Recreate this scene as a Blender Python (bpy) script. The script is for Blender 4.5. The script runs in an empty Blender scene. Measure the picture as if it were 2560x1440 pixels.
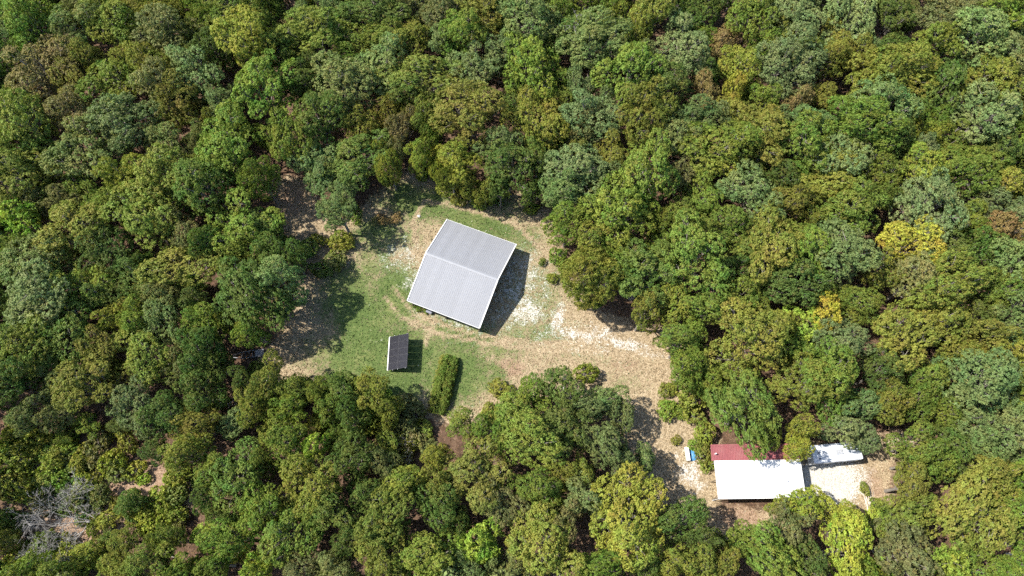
import bpy, math, random
import numpy as np
from math import radians, sin, cos, pi
from mathutils import Matrix, Vector

sc = bpy.context.scene
col = sc.collection

# ------------------------------------------------------------------ camera
CAM_H = 103.5          # drone height above the ground, metres
TILT = radians(22.0)   # view axis measured from straight down
FPX = 1707.0           # focal length in photo pixels (2560 wide)
cam_d = bpy.data.cameras.new('camera')
cam_d.sensor_width = 36.0
cam_d.lens = 36.0 * FPX / 2560.0
cam_d.clip_start = 1.0
cam_d.clip_end = 6000.0
cam = bpy.data.objects.new('camera', cam_d)
cam.location = (0, 0, CAM_H)
cam.rotation_euler = (TILT, 0, 0)
col.objects.link(cam)
sc.camera = cam

# ------------------------------------------------------------------ sky and sun
SUN_EL = radians(54.0)
SUN_DIR = Vector((-0.995, 0.10, 0)).normalized()       # horizontal direction towards the sun
world = bpy.data.worlds.new('World')
sc.world = world
world.use_nodes = True
wn = world.node_tree.nodes
wl = world.node_tree.links
wn.clear()
sky = wn.new('ShaderNodeTexSky')
sky.sky_type = 'NISHITA'
sky.sun_disc = False
sky.sun_elevation = SUN_EL
sky.sun_rotation = math.atan2(SUN_DIR.x, SUN_DIR.y)
sky.altitude = 300
sky.air_density = 1.0
sky.dust_density = 1.2
bg = wn.new('ShaderNodeBackground')
bg.inputs['Strength'].default_value = 0.135
wo = wn.new('ShaderNodeOutputWorld')
wl.new(sky.outputs[0], bg.inputs[0])
wl.new(bg.outputs[0], wo.inputs[0])
sun_d = bpy.data.lights.new('sun', 'SUN')
sun_d.energy = 4.8
sun_d.angle = radians(0.53)
sun_d.color = (1.0, 0.945, 0.86)
sun = bpy.data.objects.new('sun', sun_d)
to_sun = Vector((SUN_DIR.x * cos(SUN_EL), SUN_DIR.y * cos(SUN_EL), sin(SUN_EL)))
sun.rotation_euler = to_sun.to_track_quat('Z', 'Y').to_euler()
sun.location = to_sun * 300
col.objects.link(sun)
sc.view_settings.view_transform = 'Standard'
sc.view_settings.look = 'None'
sc.view_settings.gamma = 1.0
sc.view_settings.exposure = 0.86
sc.view_settings.use_curve_mapping = False
sc.cycles.max_bounces = 4
sc.cycles.diffuse_bounces = 2
sc.cycles.glossy_bounces = 2
sc.cycles.transmission_bounces = 2
sc.cycles.use_adaptive_sampling = True
sc.cycles.adaptive_threshold = 0.025
sc.cycles.adaptive_min_samples = 16
sc.cycles.use_denoising = False
sc.cycles.caustics_reflective = False
sc.cycles.caustics_refractive = False

# ------------------------------------------------------------------ measuring the photograph
ST, CT = sin(TILT), cos(TILT)


def at(px, py, h=0.0):
    """World point at height h that the photo shows at pixel (px, py)."""
    x = (px - 1280) / FPX
    y = (720 - py) / FPX
    d = (x, ST + y * CT, -CT + y * ST)
    t = (CAM_H - h) / -d[2]
    return Vector((d[0] * t, d[1] * t, h))


def at_np(p, h=0.0):
    p = np.asarray(p, float)
    x = (p[:, 0] - 1280) / FPX
    y = (720 - p[:, 1]) / FPX
    t = (CAM_H - h) / -(-CT + y * ST)
    return np.stack([x * t, (ST + y * CT) * t], 1)


def pix(x, y, z):
    dx, dy, dz = x, y, z - CAM_H
    depth = dy * ST - dz * CT
    return 1280 + FPX * dx / depth, 720 - FPX * (dy * CT + dz * ST) / depth, depth


# ------------------------------------------------------------------ material helpers
def new_mat(name):
    m = bpy.data.materials.new(name)
    m.use_nodes = True
    m.node_tree.nodes.clear()
    out = m.node_tree.nodes.new('ShaderNodeOutputMaterial')
    return m, m.node_tree.nodes, m.node_tree.links, out


def simple_mat(name, colr, rough=0.6, metal=0.0, var=0.12, scale=3.0, bump=0.0, stretch=None, dirt=None, dirt_amt=0.0):
    """Principled paint/metal/wood with procedural tone variation, wear and fine relief."""
    m, n, l, out = new_mat(name)
    b = n.new('ShaderNodeBsdfPrincipled')
    b.inputs['Roughness'].default_value = rough
    b.inputs['Metallic'].default_value = metal
    tc = n.new('ShaderNodeTexCoord')
    mp = n.new('ShaderNodeMapping')
    if stretch:
        mp.inputs['Scale'].default_value = stretch
    l.new(tc.outputs['Object'], mp.inputs[0])
    nz = n.new('ShaderNodeTexNoise')
    nz.inputs['Scale'].default_value = scale
    nz.inputs['Detail'].default_value = 6
    nz.inputs['Roughness'].default_value = 0.65
    l.new(mp.outputs[0], nz.inputs['Vector'])
    r = n.new('ShaderNodeValToRGB')
    r.color_ramp.elements[0].position = 0.3
    r.color_ramp.elements[1].position = 0.7
    lo = [max(0.0, c * (1 - var)) for c in colr]
    hi = [min(1.0, c * (1 + var)) for c in colr]
    r.color_ramp.elements[0].color = (*lo, 1)
    r.color_ramp.elements[1].color = (*hi, 1)
    l.new(nz.outputs['Fac'], r.inputs[0])
    src = r.outputs[0]
    if dirt:
        nd = n.new('ShaderNodeTexNoise')
        nd.inputs['Scale'].default_value = 0.6
        nd.inputs['Detail'].default_value = 8
        nd.inputs['Roughness'].default_value = 0.7
        l.new(tc.outputs['Object'], nd.inputs['Vector'])
        rd = n.new('ShaderNodeMapRange')
        rd.inputs[1].default_value = 0.5
        rd.inputs[2].default_value = 0.75
        rd.inputs[3].default_value = 0.0
        rd.inputs[4].default_value = dirt_amt
        l.new(nd.outputs['Fac'], rd.inputs[0])
        mx = n.new('ShaderNodeMix')
        mx.data_type = 'RGBA'
        l.new(rd.outputs[0], mx.inputs[0])
        l.new(src, mx.inputs[6])
        mx.inputs[7].default_value = (*dirt, 1)
        src = mx.outputs[2]
    l.new(src, b.inputs['Base Color'])
    if bump:
        bp = n.new('ShaderNodeBump')
        bp.inputs['Strength'].default_value = bump
        bp.inputs['Distance'].default_value = 0.02
        l.new(nz.outputs['Fac'], bp.inputs['Height'])
        l.new(bp.outputs[0], b.inputs['Normal'])
    l.new(b.outputs[0], out.inputs[0])
    return m


def math_node(n, l, op, a, b=None, c=None, clamp=False):
    q = n.new('ShaderNodeMath')
    q.operation = op
    q.use_clamp = clamp
    for i, v in enumerate((a, b, c)):
        if v is None:
            continue
        if isinstance(v, (int, float)):
            q.inputs[i].default_value = v
        else:
            l.new(v, q.inputs[i])
    return q.outputs[0]


def smooth(n, l, v, lo, hi):
    q = n.new('ShaderNodeMapRange')
    q.interpolation_type = 'SMOOTHSTEP'
    q.inputs[1].default_value = lo
    q.inputs[2].default_value = hi
    l.new(v, q.inputs[0])
    return q.outputs[0]


def mixc(n, l, f, a, b, mode='MIX'):
    q = n.new('ShaderNodeMix')
    q.data_type = 'RGBA'
    q.blend_type = mode
    for i, v in ((0, f), (6, a), (7, b)):
        if isinstance(v, (int, float)):
            q.inputs[i].default_value = v
        elif isinstance(v, tuple):
            q.inputs[i].default_value = (*v, 1)
        else:
            l.new(v, q.inputs[i])
    return q.outputs[2]


def noise(n, l, vec, scale, detail=5, rough=0.6):
    q = n.new('ShaderNodeTexNoise')
    q.inputs['Scale'].default_value = scale
    q.inputs['Detail'].default_value = detail
    q.inputs['Roughness'].default_value = rough
    l.new(vec, q.inputs['Vector'])
    return q.outputs['Fac']


def ramp(n, l, v, stops):
    q = n.new('ShaderNodeValToRGB')
    e = q.color_ramp.elements
    e[0].position, e[0].color = stops[0][0], (*stops[0][1], 1)
    e[1].position, e[1].color = stops[-1][0], (*stops[-1][1], 1)
    for p, c in stops[1:-1]:
        x = e.new(p)
        x.color = (*c, 1)
    l.new(v, q.inputs[0])
    return q.outputs[0]


def foliage_mat(name, trans=0.26):
    """Leaves: the tree's own colour (object colour), varied per spray and per leaf; alpha = share of turned sprays."""
    m, n, l, out = new_mat(name)
    oi = n.new('ShaderNodeObjectInfo')
    a = n.new('ShaderNodeAttribute')
    a.attribute_name = 'tint'
    sp = n.new('ShaderNodeSeparateColor')
    l.new(a.outputs['Color'], sp.inputs[0])
    spray, leaf, turn = sp.outputs[0], sp.outputs[1], sp.outputs[2]
    hs = n.new('ShaderNodeHueSaturation')
    tco = n.new('ShaderNodeTexCoord')
    nb = n.new('ShaderNodeTexNoise')       # whole boughs differ a little in hue and tone
    nb.noise_dimensions = '4D'
    nb.inputs['Scale'].default_value = 0.42
    nb.inputs['Detail'].default_value = 2
    l.new(tco.outputs['Object'], nb.inputs['Vector'])
    l.new(math_node(n, l, 'MULTIPLY', oi.outputs['Random'], 40.0), nb.inputs['W'])
    bough = math_node(n, l, 'SUBTRACT', nb.outputs['Fac'], 0.5)
    hue = math_node(n, l, 'MULTIPLY_ADD', math_node(n, l, 'SUBTRACT', spray, 0.5), 0.030, 0.5)
    hue = math_node(n, l, 'MULTIPLY_ADD', bough, -0.16, hue)
    val = math_node(n, l, 'ADD', math_node(n, l, 'MULTIPLY', spray, 0.42), math_node(n, l, 'MULTIPLY_ADD', leaf, 0.36, 0.61))
    val = math_node(n, l, 'MULTIPLY_ADD', bough, 0.7, val)
    l.new(hue, hs.inputs['Hue'])
    l.new(val, hs.inputs['Value'])
    l.new(oi.outputs['Color'], hs.inputs['Color'])
    turned = math_node(n, l, 'GREATER_THAN', math_node(n, l, 'ADD', turn, oi.outputs['Alpha']), 1.0)
    c = mixc(n, l, math_node(n, l, 'MULTIPLY', turned, 0.42), hs.outputs[0], (0.24, 0.18, 0.05))
    d = n.new('ShaderNodeBsdfPrincipled')
    d.inputs['Roughness'].default_value = 0.55
    d.inputs['Specular IOR Level'].default_value = 0.14
    l.new(c, d.inputs['Base Color'])
    t = n.new('ShaderNodeBsdfTranslucent')
    l.new(mixc(n, l, 1.0, c, (1.05, 1.30, 0.45), 'MULTIPLY'), t.inputs[0])
    mx = n.new('ShaderNodeMixShader')
    mx.inputs[0].default_value = trans
    l.new(d.outputs[0], mx.inputs[1])
    l.new(t.outputs[0], mx.inputs[2])
    l.new(mx.outputs[0], out.inputs[0])
    return m


M = {}
M['leaf'] = foliage_mat('foliage')
M['bark'] = simple_mat('bark', (0.22, 0.195, 0.165), 0.9, var=0.4, scale=2.5, bump=0.5, stretch=(4, 4, 0.7))
M['deadwood'] = simple_mat('weathered_deadwood', (0.33, 0.31, 0.285), 0.85, var=0.3, scale=2.0, bump=0.3)
M['palewood'] = simple_mat('pale_stripped_wood', (0.62, 0.56, 0.47), 0.8, var=0.25, scale=2.0, bump=0.3, stretch=(1, 6, 6))
M['roof_metal'] = simple_mat('galvanised_roof', (0.236, 0.243, 0.258), 0.68, metal=0.0, var=0.05, scale=1.2, dirt=(0.20, 0.198, 0.198), dirt_amt=0.3)
_n, _l = M['roof_metal'].node_tree.nodes, M['roof_metal'].node_tree.links
_b = next(x for x in _n if x.type == 'BSDF_PRINCIPLED')
_src = _b.inputs['Base Color'].links[0].from_socket
_oi = _n.new('ShaderNodeObjectInfo')
_hs = _n.new('ShaderNodeHueSaturation')
_l.new(math_node(_n, _l, 'MULTIPLY_ADD', _oi.outputs['Random'], .09, .955), _hs.inputs['Value'])
_l.new(_src, _hs.inputs['Color'])
_l.new(_hs.outputs[0], _b.inputs['Base Color'])
M['trim_white'] = simple_mat('white_trim', (0.80, 0.80, 0.78), 0.45, var=0.04)
M['ridge'] = simple_mat('ridge_metal', (0.262, 0.27, 0.285), 0.6, var=0.06)
M['post'] = simple_mat('treated_post', (0.21, 0.17, 0.12), 0.85, var=0.3, stretch=(3, 3, 0.5))
M['white_roof'] = simple_mat('white_roof_coating', (0.83, 0.83, 0.82), 0.5, var=0.03, scale=1.0, dirt=(0.66, 0.65, 0.62), dirt_amt=0.25)
M['red_roof'] = simple_mat('maroon_roof_metal', (0.255, 0.075, 0.08), 0.55, var=0.12, scale=1.5, dirt=(0.30, 0.15, 0.13), dirt_amt=0.6)
M['siding'] = simple_mat('pale_siding', (0.42, 0.41, 0.38), 0.7, var=0.1)
M['dark'] = simple_mat('dark_opening', (0.03, 0.03, 0.03), 0.5, var=0.1)
M['glass'] = simple_mat('window_glass', (0.04, 0.05, 0.06), 0.08, var=0.1)
M['cell'] = simple_mat('solar_cell', (0.011, 0.011, 0.017), 0.3, var=0.3, scale=1.2)
M['frame_black'] = simple_mat('anodised_frame', (0.035, 0.035, 0.042), 0.5, metal=0.3, var=0.1)
M['alu'] = simple_mat('aluminium', (0.62, 0.63, 0.65), 0.4, metal=0.5, var=0.1)
M['steel'] = simple_mat('dark_steel', (0.09, 0.09, 0.10), 0.55, metal=0.4, var=0.2)
M['trailer_white'] = simple_mat('trailer_skin', (0.66, 0.69, 0.73), 0.4, var=0.05, dirt=(0.58, 0.58, 0.56), dirt_amt=0.4)
M['trailer_grey'] = simple_mat('trailer_grey_band', (0.20, 0.21, 0.25), 0.5, var=0.1)
M['galv'] = simple_mat('dull_galvanised', (0.26, 0.27, 0.29), 0.6, metal=0.3, var=0.4, scale=2.5, dirt=(0.12, 0.07, 0.04), dirt_amt=0.7)  # darkened to put the tree shade into the colour, rust mixed in
M['tyre'] = simple_mat('tyre_rubber', (0.025, 0.025, 0.025), 0.9, var=0.2)
M['mint'] = simple_mat('mint_paint', (0.50, 0.60, 0.44), 0.6, var=0.15, scale=4, dirt=(0.42, 0.36, 0.2), dirt_amt=0.4)
M['tarp'] = simple_mat('blue_tarp', (0.06, 0.22, 0.42), 0.5, var=0.35, scale=2)
M['rock'] = simple_mat('pale_rock', (0.55, 0.54, 0.52), 0.9, var=0.2, scale=3, bump=0.5)
M['rust'] = simple_mat('rust', (0.33, 0.16, 0.06), 0.8, var=0.3, scale=4)


# ------------------------------------------------------------------ mesh helpers
class MB:
    """Collects boxes, beams and tubes, then links them as one mesh object."""

    def __init__(self):
        self.v, self.f = [], []

    def add(self, vs, fs):
        o = len(self.v)
        self.v += [tuple(p) for p in vs]
        self.f += [tuple(i + o for i in q) for q in fs]
        return self

    def box(self, x0, x1, y0, y1, z0, z1, mat=None):
        vs = [Vector((x, y, z)) for z in (z0, z1) for x, y in ((x0, y0), (x1, y0), (x1, y1), (x0, y1))]
        if mat is not None:
            vs = [mat @ p for p in vs]
        return self.add(vs, [(0, 3, 2, 1), (4, 5, 6, 7), (0, 1, 5, 4), (1, 2, 6, 5), (2, 3, 7, 6), (3, 0, 4, 7)])

    def beam(self, a, b, w, h):
        a, b = Vector(a), Vector(b)
        d = (b - a)
        L = d.length
        q = d.to_track_quat('X', 'Z').to_matrix().to_4x4()
        m = Matrix.Translation(a) @ q
        return self.box(0, L, -w / 2, w / 2, -h / 2, h / 2, m)

    def tube(self, pts, rads, n=7, cap=True):
        pts = [Vector(p) for p in pts]
        rings = []
        for i, p in enumerate(pts):
            d = (pts[min(i + 1, len(pts) - 1)] - pts[max(i - 1, 0)]).normalized()
            q = d.to_track_quat('Z', 'Y').to_matrix()
            rings.append([p + q @ Vector((cos(2 * pi * k / n) * rads[i], sin(2 * pi * k / n) * rads[i], 0)) for k in range(n)])
        vs = [p for r in rings for p in r]
        fs = []
        for i in range(len(rings) - 1):
            for k in range(n):
                a = i * n + k
                b = i * n + (k + 1) % n
                fs.append((a, b, b + n, a + n))
        if cap:
            fs.append(tuple(reversed(range(n))))
            fs.append(tuple(range((len(rings) - 1) * n, len(rings) * n)))
        return self.add(vs, fs)

    def mesh(self, name, mat):
        me = bpy.data.meshes.new(name)
        me.from_pydata(self.v, [], self.f)
        me.materials.append(mat)
        return me

    def build(self, name, mat, parent=None, smooth_shade=False):
        me = self.mesh(name, mat)
        if smooth_shade:
            me.polygons.foreach_set('use_smooth', [True] * len(me.polygons))
        return link(name, me, parent)


def link(name, me, parent=None):
    o = bpy.data.objects.new(name, me)
    col.objects.link(o)
    if parent is not None:
        o.parent = parent
    return o


def tag(o, label, cat, group=None, kind=None):
    if label:
        o['label'] = label
    if cat:
        o['category'] = cat
    if group:
        o['group'] = group
    if kind:
        o['kind'] = kind
    return o


def thing(name, label, cat, loc, rz=0.0, group=None):
    o = bpy.data.objects.new(name, None)
    o.empty_display_size = 0.5
    col.objects.link(o)
    o.location = loc
    o.rotation_euler = (0, 0, rz)
    return tag(o, label, cat, group)


def raw_mesh(name, verts, quads, mat, tint=None, smooth_shade=False):
    """Fast mesh from numpy arrays (verts Nx3, faces Mx4)."""
    me = bpy.data.meshes.new(name)
    nv, nf = len(verts), len(quads)
    k = quads.shape[1]
    me.vertices.add(nv)
    me.vertices.foreach_set('co', np.ascontiguousarray(verts, dtype=np.float32).ravel())
    me.loops.add(nf * k)
    me.loops.foreach_set('vertex_index', np.ascontiguousarray(quads, dtype=np.int32).ravel())
    me.polygons.add(nf)
    me.polygons.foreach_set('loop_start', np.arange(0, nf * k, k, dtype=np.int32))
    me.update(calc_edges=True)
    if tint is not None:
        at_ = me.attributes.new('tint', 'FLOAT_COLOR', 'POINT')
        c = np.ones((nv, 4), np.float32)
        c[:, :3] = tint
        at_.data.foreach_set('color', c.ravel())
    if smooth_shade:
        me.polygons.foreach_set('use_smooth', [True] * nf)
    me.materials.append(mat)
    return me


# ------------------------------------------------------------------ ground
def px_scale(p):
    return (at(p[0] + 5, p[1]) - at(p[0] - 5, p[1])).length / 10.0


def poly_sd(P, poly):
    """Signed distance (positive inside) from points P (Nx2) to a polygon."""
    poly = np.asarray(poly)
    n = len(poly)
    d = np.full(len(P), 1e9)
    ins = np.zeros(len(P), bool)
    for i in range(n):
        a, b = poly[i], poly[(i + 1) % n]
        e = b - a
        w = P - a
        t = np.clip((w @ e) / (e @ e), 0, 1)
        d = np.minimum(d, np.hypot(w[:, 0] - t * e[0], w[:, 1] - t * e[1]))
        c = ((a[1] <= P[:, 1]) & (b[1] > P[:, 1])) | ((b[1] <= P[:, 1]) & (a[1] > P[:, 1]))
        with np.errstate(divide='ignore', invalid='ignore'):
            xi = a[0] + (P[:, 1] - a[1]) / (b[1] - a[1]) * e[0]
        ins ^= c & (P[:, 0] < xi)
    return np.where(ins, d, -d)


OPEN_POLYS = [   # open dry ground, photo pixels
    [(1020, 425), (1080, 440), (1160, 480), (1230, 490), (1300, 480), (1385, 530), (1400, 610), (1440, 700), (1500, 780),
     (1600, 810), (1720, 830), (1730, 900), (1720, 960), (1740, 1060), (1800, 1100), (1800, 1270), (2000, 1280), (1960, 1330),
     (1800, 1350), (1700, 1300), (1600, 1200), (1560, 1080), (1480, 1010), (1400, 990), (1270, 1000), (1250, 1070), (1120, 1060),
     (1040, 1030), (960, 990), (860, 970), (640, 950), (640, 900), (700, 840), (720, 740), (790, 660), (860, 560), (920, 500), (980, 460)],
    [(1990, 1120), (2040, 1100), (2200, 1090), (2300, 1070), (2310, 1110), (2240, 1150), (2230, 1220), (2200, 1280), (2000, 1300)],
    [(2380, 1140), (2480, 1130), (2490, 1170), (2390, 1180)],
    [(690, 440), (770, 450), (810, 540), (880, 620), (820, 720), (740, 640), (690, 520)],
    [(80, 1090), (200, 1100), (330, 1150), (490, 1190), (480, 1270), (330, 1290), (250, 1400), (120, 1400), (60, 1250)],
]
GREEN = [  # cx, cy, rx, ry, rotation, weight (photo pixels)
    (960, 890, 180, 80, 0, 1.0), (1130, 930, 95, 75, 0, 1.0), (900, 800, 70, 110, 20, 1.0), (990, 740, 70, 90, 0, .95),
    (940, 660, 60, 80, 0, .65), (1060, 510, 120, 45, -10, .85), (1200, 560, 130, 40, -20, .85), (1300, 600, 60, 45, 0, .7),
    (1150, 830, 120, 40, -15, .8), (1290, 860, 70, 35, 0, .5), (1320, 800, 60, 45, 0, .55), (1000, 960, 70, 45, 0, .95),
    (1220, 940, 55, 45, 0, .7), (1010, 480, 50, 30, 0, .8), (940, 580, 70, 40, 0, .75), (1290, 680, 40, 60, 0, .35), (1300, 1010, 20, 20, 0, .3),
    (1560, 960, 60, 25, 0, .35), (1480, 900, 90, 20, 0, .3), (980, 590, 90, 45, 0, .6), (1330, 740, 90, 110, 0, .55), (1330, 830, 110, 50, 0, .55), (1180, 860, 160, 40, -8, .6), (1450, 880, 180, 40, -8, .3), (1180, 520, 200, 60, 0, .5), (1400, 930, 220, 50, 0, .22), (870, 740, 80, 90, 0, .8)]
GRAVEL = [
    (1290, 710, 70, 110, -8, .72), (1320, 780, 50, 32, -10, .9), (1350, 720, 40, 90, 0, .5), (1370, 830, 60, 40, 0, .38), (1480, 850, 110, 40, -12, .5), (1395, 800, 18, 45, -15, .85), (1440, 835, 70, 18, -14, .8),
    (1560, 860, 75, 16, -12, .8), (1630, 885, 45, 10, -10, .8), (1005, 640, 45, 60, 20, .55), (1030, 700, 25, 35, 0, .6),
    (960, 650, 30, 35, 0, .42), (1140, 805, 75, 7, -22, .75), (2075, 1200, 85, 50, 0, 1.7), (2030, 1230, 40, 30, 0, 1.2),
    (2140, 1180, 60, 20, 0, .75), (1722, 1180, 30, 45, -15, .85), (1700, 1150, 25, 30, 0, .5), (1740, 1230, 30, 40, -20, .5),
    (1250, 760, 40, 70, 0, .5), (1500, 830, 30, 20, -10, .75), (2250, 1095, 35, 14, 10, .6), (2440, 1150, 35, 12, 0, .6),
    (1160, 700, 130, 110, -20, .7), (1690, 1060, 14, 40, 0, .35)]
BROWN = [(1270, 920, 55, 30, 0, .7), (1560, 910, 60, 25, 0, .5), (1850, 1290, 70, 40, 0, .7), (2190, 1210, 30, 50, 0, .6),
         (760, 900, 50, 25, 0, .2), (860, 720, 50, 60, 0, .4), (730, 500, 50, 60, 0, .6), (1390, 640, 25, 60, 0, .45), (1660, 930, 40, 40, 0, .3), (260, 1230, 220, 150, 0, .9)]
TRACKS = [  # tan wheel tracks and worn foot path
    [(1085, 800), (1075, 830), (1062, 862)], [(960, 740), (1000, 790), (1090, 830), (1200, 855), (1350, 872), (1500, 878), (1650, 892)],
    [(980, 715), (1030, 780), (1110, 812), (1210, 840), (1350, 858), (1480, 862)], [(1045, 620), (1030, 560), (1060, 500), (1160, 520), (1290, 560), (1350, 620)]]


def blobs(P, lst):
    w = np.zeros(len(P))
    for cx, cy, rx, ry, rot, wt in lst:
        c = at(cx, cy)
        s = px_scale((cx, cy))
        a = radians(rot)
        dx, dy = P[:, 0] - c.x, P[:, 1] - c.y
        u = (dx * cos(a) + dy * sin(a)) / (rx * s)
        v = (-dx * sin(a) + dy * cos(a)) / (ry * s * 1.12)
        w = np.maximum(w, wt * np.clip(1.45 - np.sqrt(u * u + v * v) * 0.95, 0, 1))
    return w


def zones(P):
    op = np.full(len(P), -50.0)
    for poly in OPEN_POLYS:
        op = np.maximum(op, poly_sd(P, at_np(poly)))
    op = np.clip(0.5 + op / 5.0, 0, 1)
    tr = np.zeros(len(P))
    for line in TRACKS:
        q = at_np(line)
        d = np.full(len(P), 1e9)
        for a, b in zip(q[:-1], q[1:]):
            e = b - a
            w = P - a
            t = np.clip((w @ e) / (e @ e), 0, 1)
            d = np.minimum(d, np.hypot(w[:, 0] - t * e[0], w[:, 1] - t * e[1]))
        tr = np.maximum(tr, np.clip(1.25 - d / 0.45, 0, 1))
    g = blobs(P, GREEN) * (1 - 0.75 * tr)
    return op, g, blobs(P, GRAVEL), blobs(P, BROWN)


def ground_z(x, y):
    return 0.10 * np.sin(x * 0.11 + 1.3) * np.cos(y * 0.13) + 0.05 * np.sin(x * 0.37 + y * 0.29) - 0.15


def build_ground():
    step = 0.6
    out = [-2500, -900, -400, -220, -150]
    xs = np.concatenate([out, np.arange(-112, 112.01, step), [150, 220, 400, 900, 2500]])
    ys = np.concatenate([[-2500, -900, -400, -150, -70], np.arange(-24, 126.01, step), [170, 250, 400, 900, 2500]])
    X, Y = np.meshgrid(xs, ys)
    P = np.stack([X.ravel(), Y.ravel()], 1)
    Z = ground_z(P[:, 0], P[:, 1])
    nx, ny = len(xs), len(ys)
    idx = np.arange(nx * ny).reshape(ny, nx)
    q = np.stack([idx[:-1, :-1], idx[:-1, 1:], idx[1:, 1:], idx[1:, :-1]], -1).reshape(-1, 4)
    m, n, l, o = new_mat('ground')
    tc = n.new('ShaderNodeTexCoord')
    v = tc.outputs['Object']
    a1 = n.new('ShaderNodeAttribute')
    a1.attribute_name = 'zone'
    s1 = n.new('ShaderNodeSeparateColor')
    l.new(a1.outputs['Color'], s1.inputs[0])
    op, gr, gv, br = s1.outputs[0], s1.outputs[1], s1.outputs[2], a1.outputs['Alpha']
    n_lo = noise(n, l, v, 0.22, 6, 0.65)
    n_md = noise(n, l, v, 0.6, 6, 0.7)
    n_hi = noise(n, l, v, 2.1, 5, 0.75)
    n_xx = noise(n, l, v, 5.2, 4, 0.75)
    litter = ramp(n, l, math_node(n, l, 'ADD', math_node(n, l, 'MULTIPLY', n_hi, .55), math_node(n, l, 'MULTIPLY', n_md, .45)),
                  [(.30, (.042, .027, .018)), (.5, (.105, .066, .043)), (.68, (.225, .155, .105))])
    straw = ramp(n, l, math_node(n, l, 'ADD', math_node(n, l, 'MULTIPLY', n_xx, .55), math_node(n, l, 'MULTIPLY', n_hi, .45)),
                 [(.34, (.090, .066, .038)), (.46, (.255, .195, .118)), (.56, (.41, .325, .21)), (.68, (.60, .505, .37))])
    brown = ramp(n, l, math_node(n, l, 'ADD', math_node(n, l, 'MULTIPLY', n_xx, .5), math_node(n, l, 'MULTIPLY', n_hi, .5)),
                 [(.33, (.11, .068, .044)), (.5, (.29, .195, .13)), (.68, (.48, .36, .26))])
    green = ramp(n, l, math_node(n, l, 'ADD', math_node(n, l, 'MULTIPLY', n_hi, .6), math_node(n, l, 'MULTIPLY', n_lo, .4)),
                 [(.32, (.050, .082, .024)), (.5, (.096, .136, .040)), (.66, (.20, .205, .080))])
    gravel = ramp(n, l, n_xx, [(.32, (.30, .27, .22)), (.5, (.47, .45, .40)), (.66, (.66, .65, .61))])

    def mask(w, k_md, k_hi, lo, hi):
        s = math_node(n, l, 'ADD', w, math_node(n, l, 'MULTIPLY', math_node(n, l, 'SUBTRACT', n_md, 0.5), k_md))
        s = math_node(n, l, 'ADD', s, math_node(n, l, 'MULTIPLY', math_node(n, l, 'SUBTRACT', n_hi, 0.5), k_hi))
        return smooth(n, l, s, lo, hi)
    c = mixc(n, l, mask(br, .9, .5, .30, .75), straw, brown)
    c = mixc(n, l, mask(gr, 1.3, 1.8, .18, .80), c, green)
    sgv = math_node(n, l, 'ADD', gv, math_node(n, l, 'MULTIPLY', math_node(n, l, 'SUBTRACT', n_xx, 0.5), 2.6))
    c = mixc(n, l, mask(sgv, 2.2, 1.6, .50, 1.15), c, gravel)
    c = mixc(n, l, mask(op, .6, .6, .30, .62), litter, c)
    b = n.new('ShaderNodeBsdfPrincipled')
    b.inputs['Roughness'].default_value = 0.95
    b.inputs['Specular IOR Level'].default_value = 0.1
    l.new(c, b.inputs['Base Color'])
    bp = n.new('ShaderNodeBump')
    bp.inputs['Strength'].default_value = 0.7
    bp.inputs['Distance'].default_value = 0.12
    l.new(math_node(n, l, 'ADD', n_hi, math_node(n, l, 'MULTIPLY', n_xx, .5)), bp.inputs['Height'])
    l.new(bp.outputs[0], b.inputs['Normal'])
    l.new(b.outputs[0], o.inputs[0])
    me = raw_mesh('ground', np.column_stack([P, Z]), q, m, smooth_shade=True)
    zz = zones(P)
    at_ = me.attributes.new('zone', 'FLOAT_COLOR', 'POINT')
    at_.data.foreach_set('color', np.stack(zz, 1).astype(np.float32).ravel())
    g = link('ground', me)
    g['kind'] = 'structure'
    g['label'] = 'dry grass clearing and leaf covered forest floor'


build_ground()


def gz(p):
    return float(ground_z(p[0], p[1]))


def on_ground(px, py):
    p = at(px, py, -0.1)
    return Vector((p.x, p.y, gz(p)))


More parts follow.
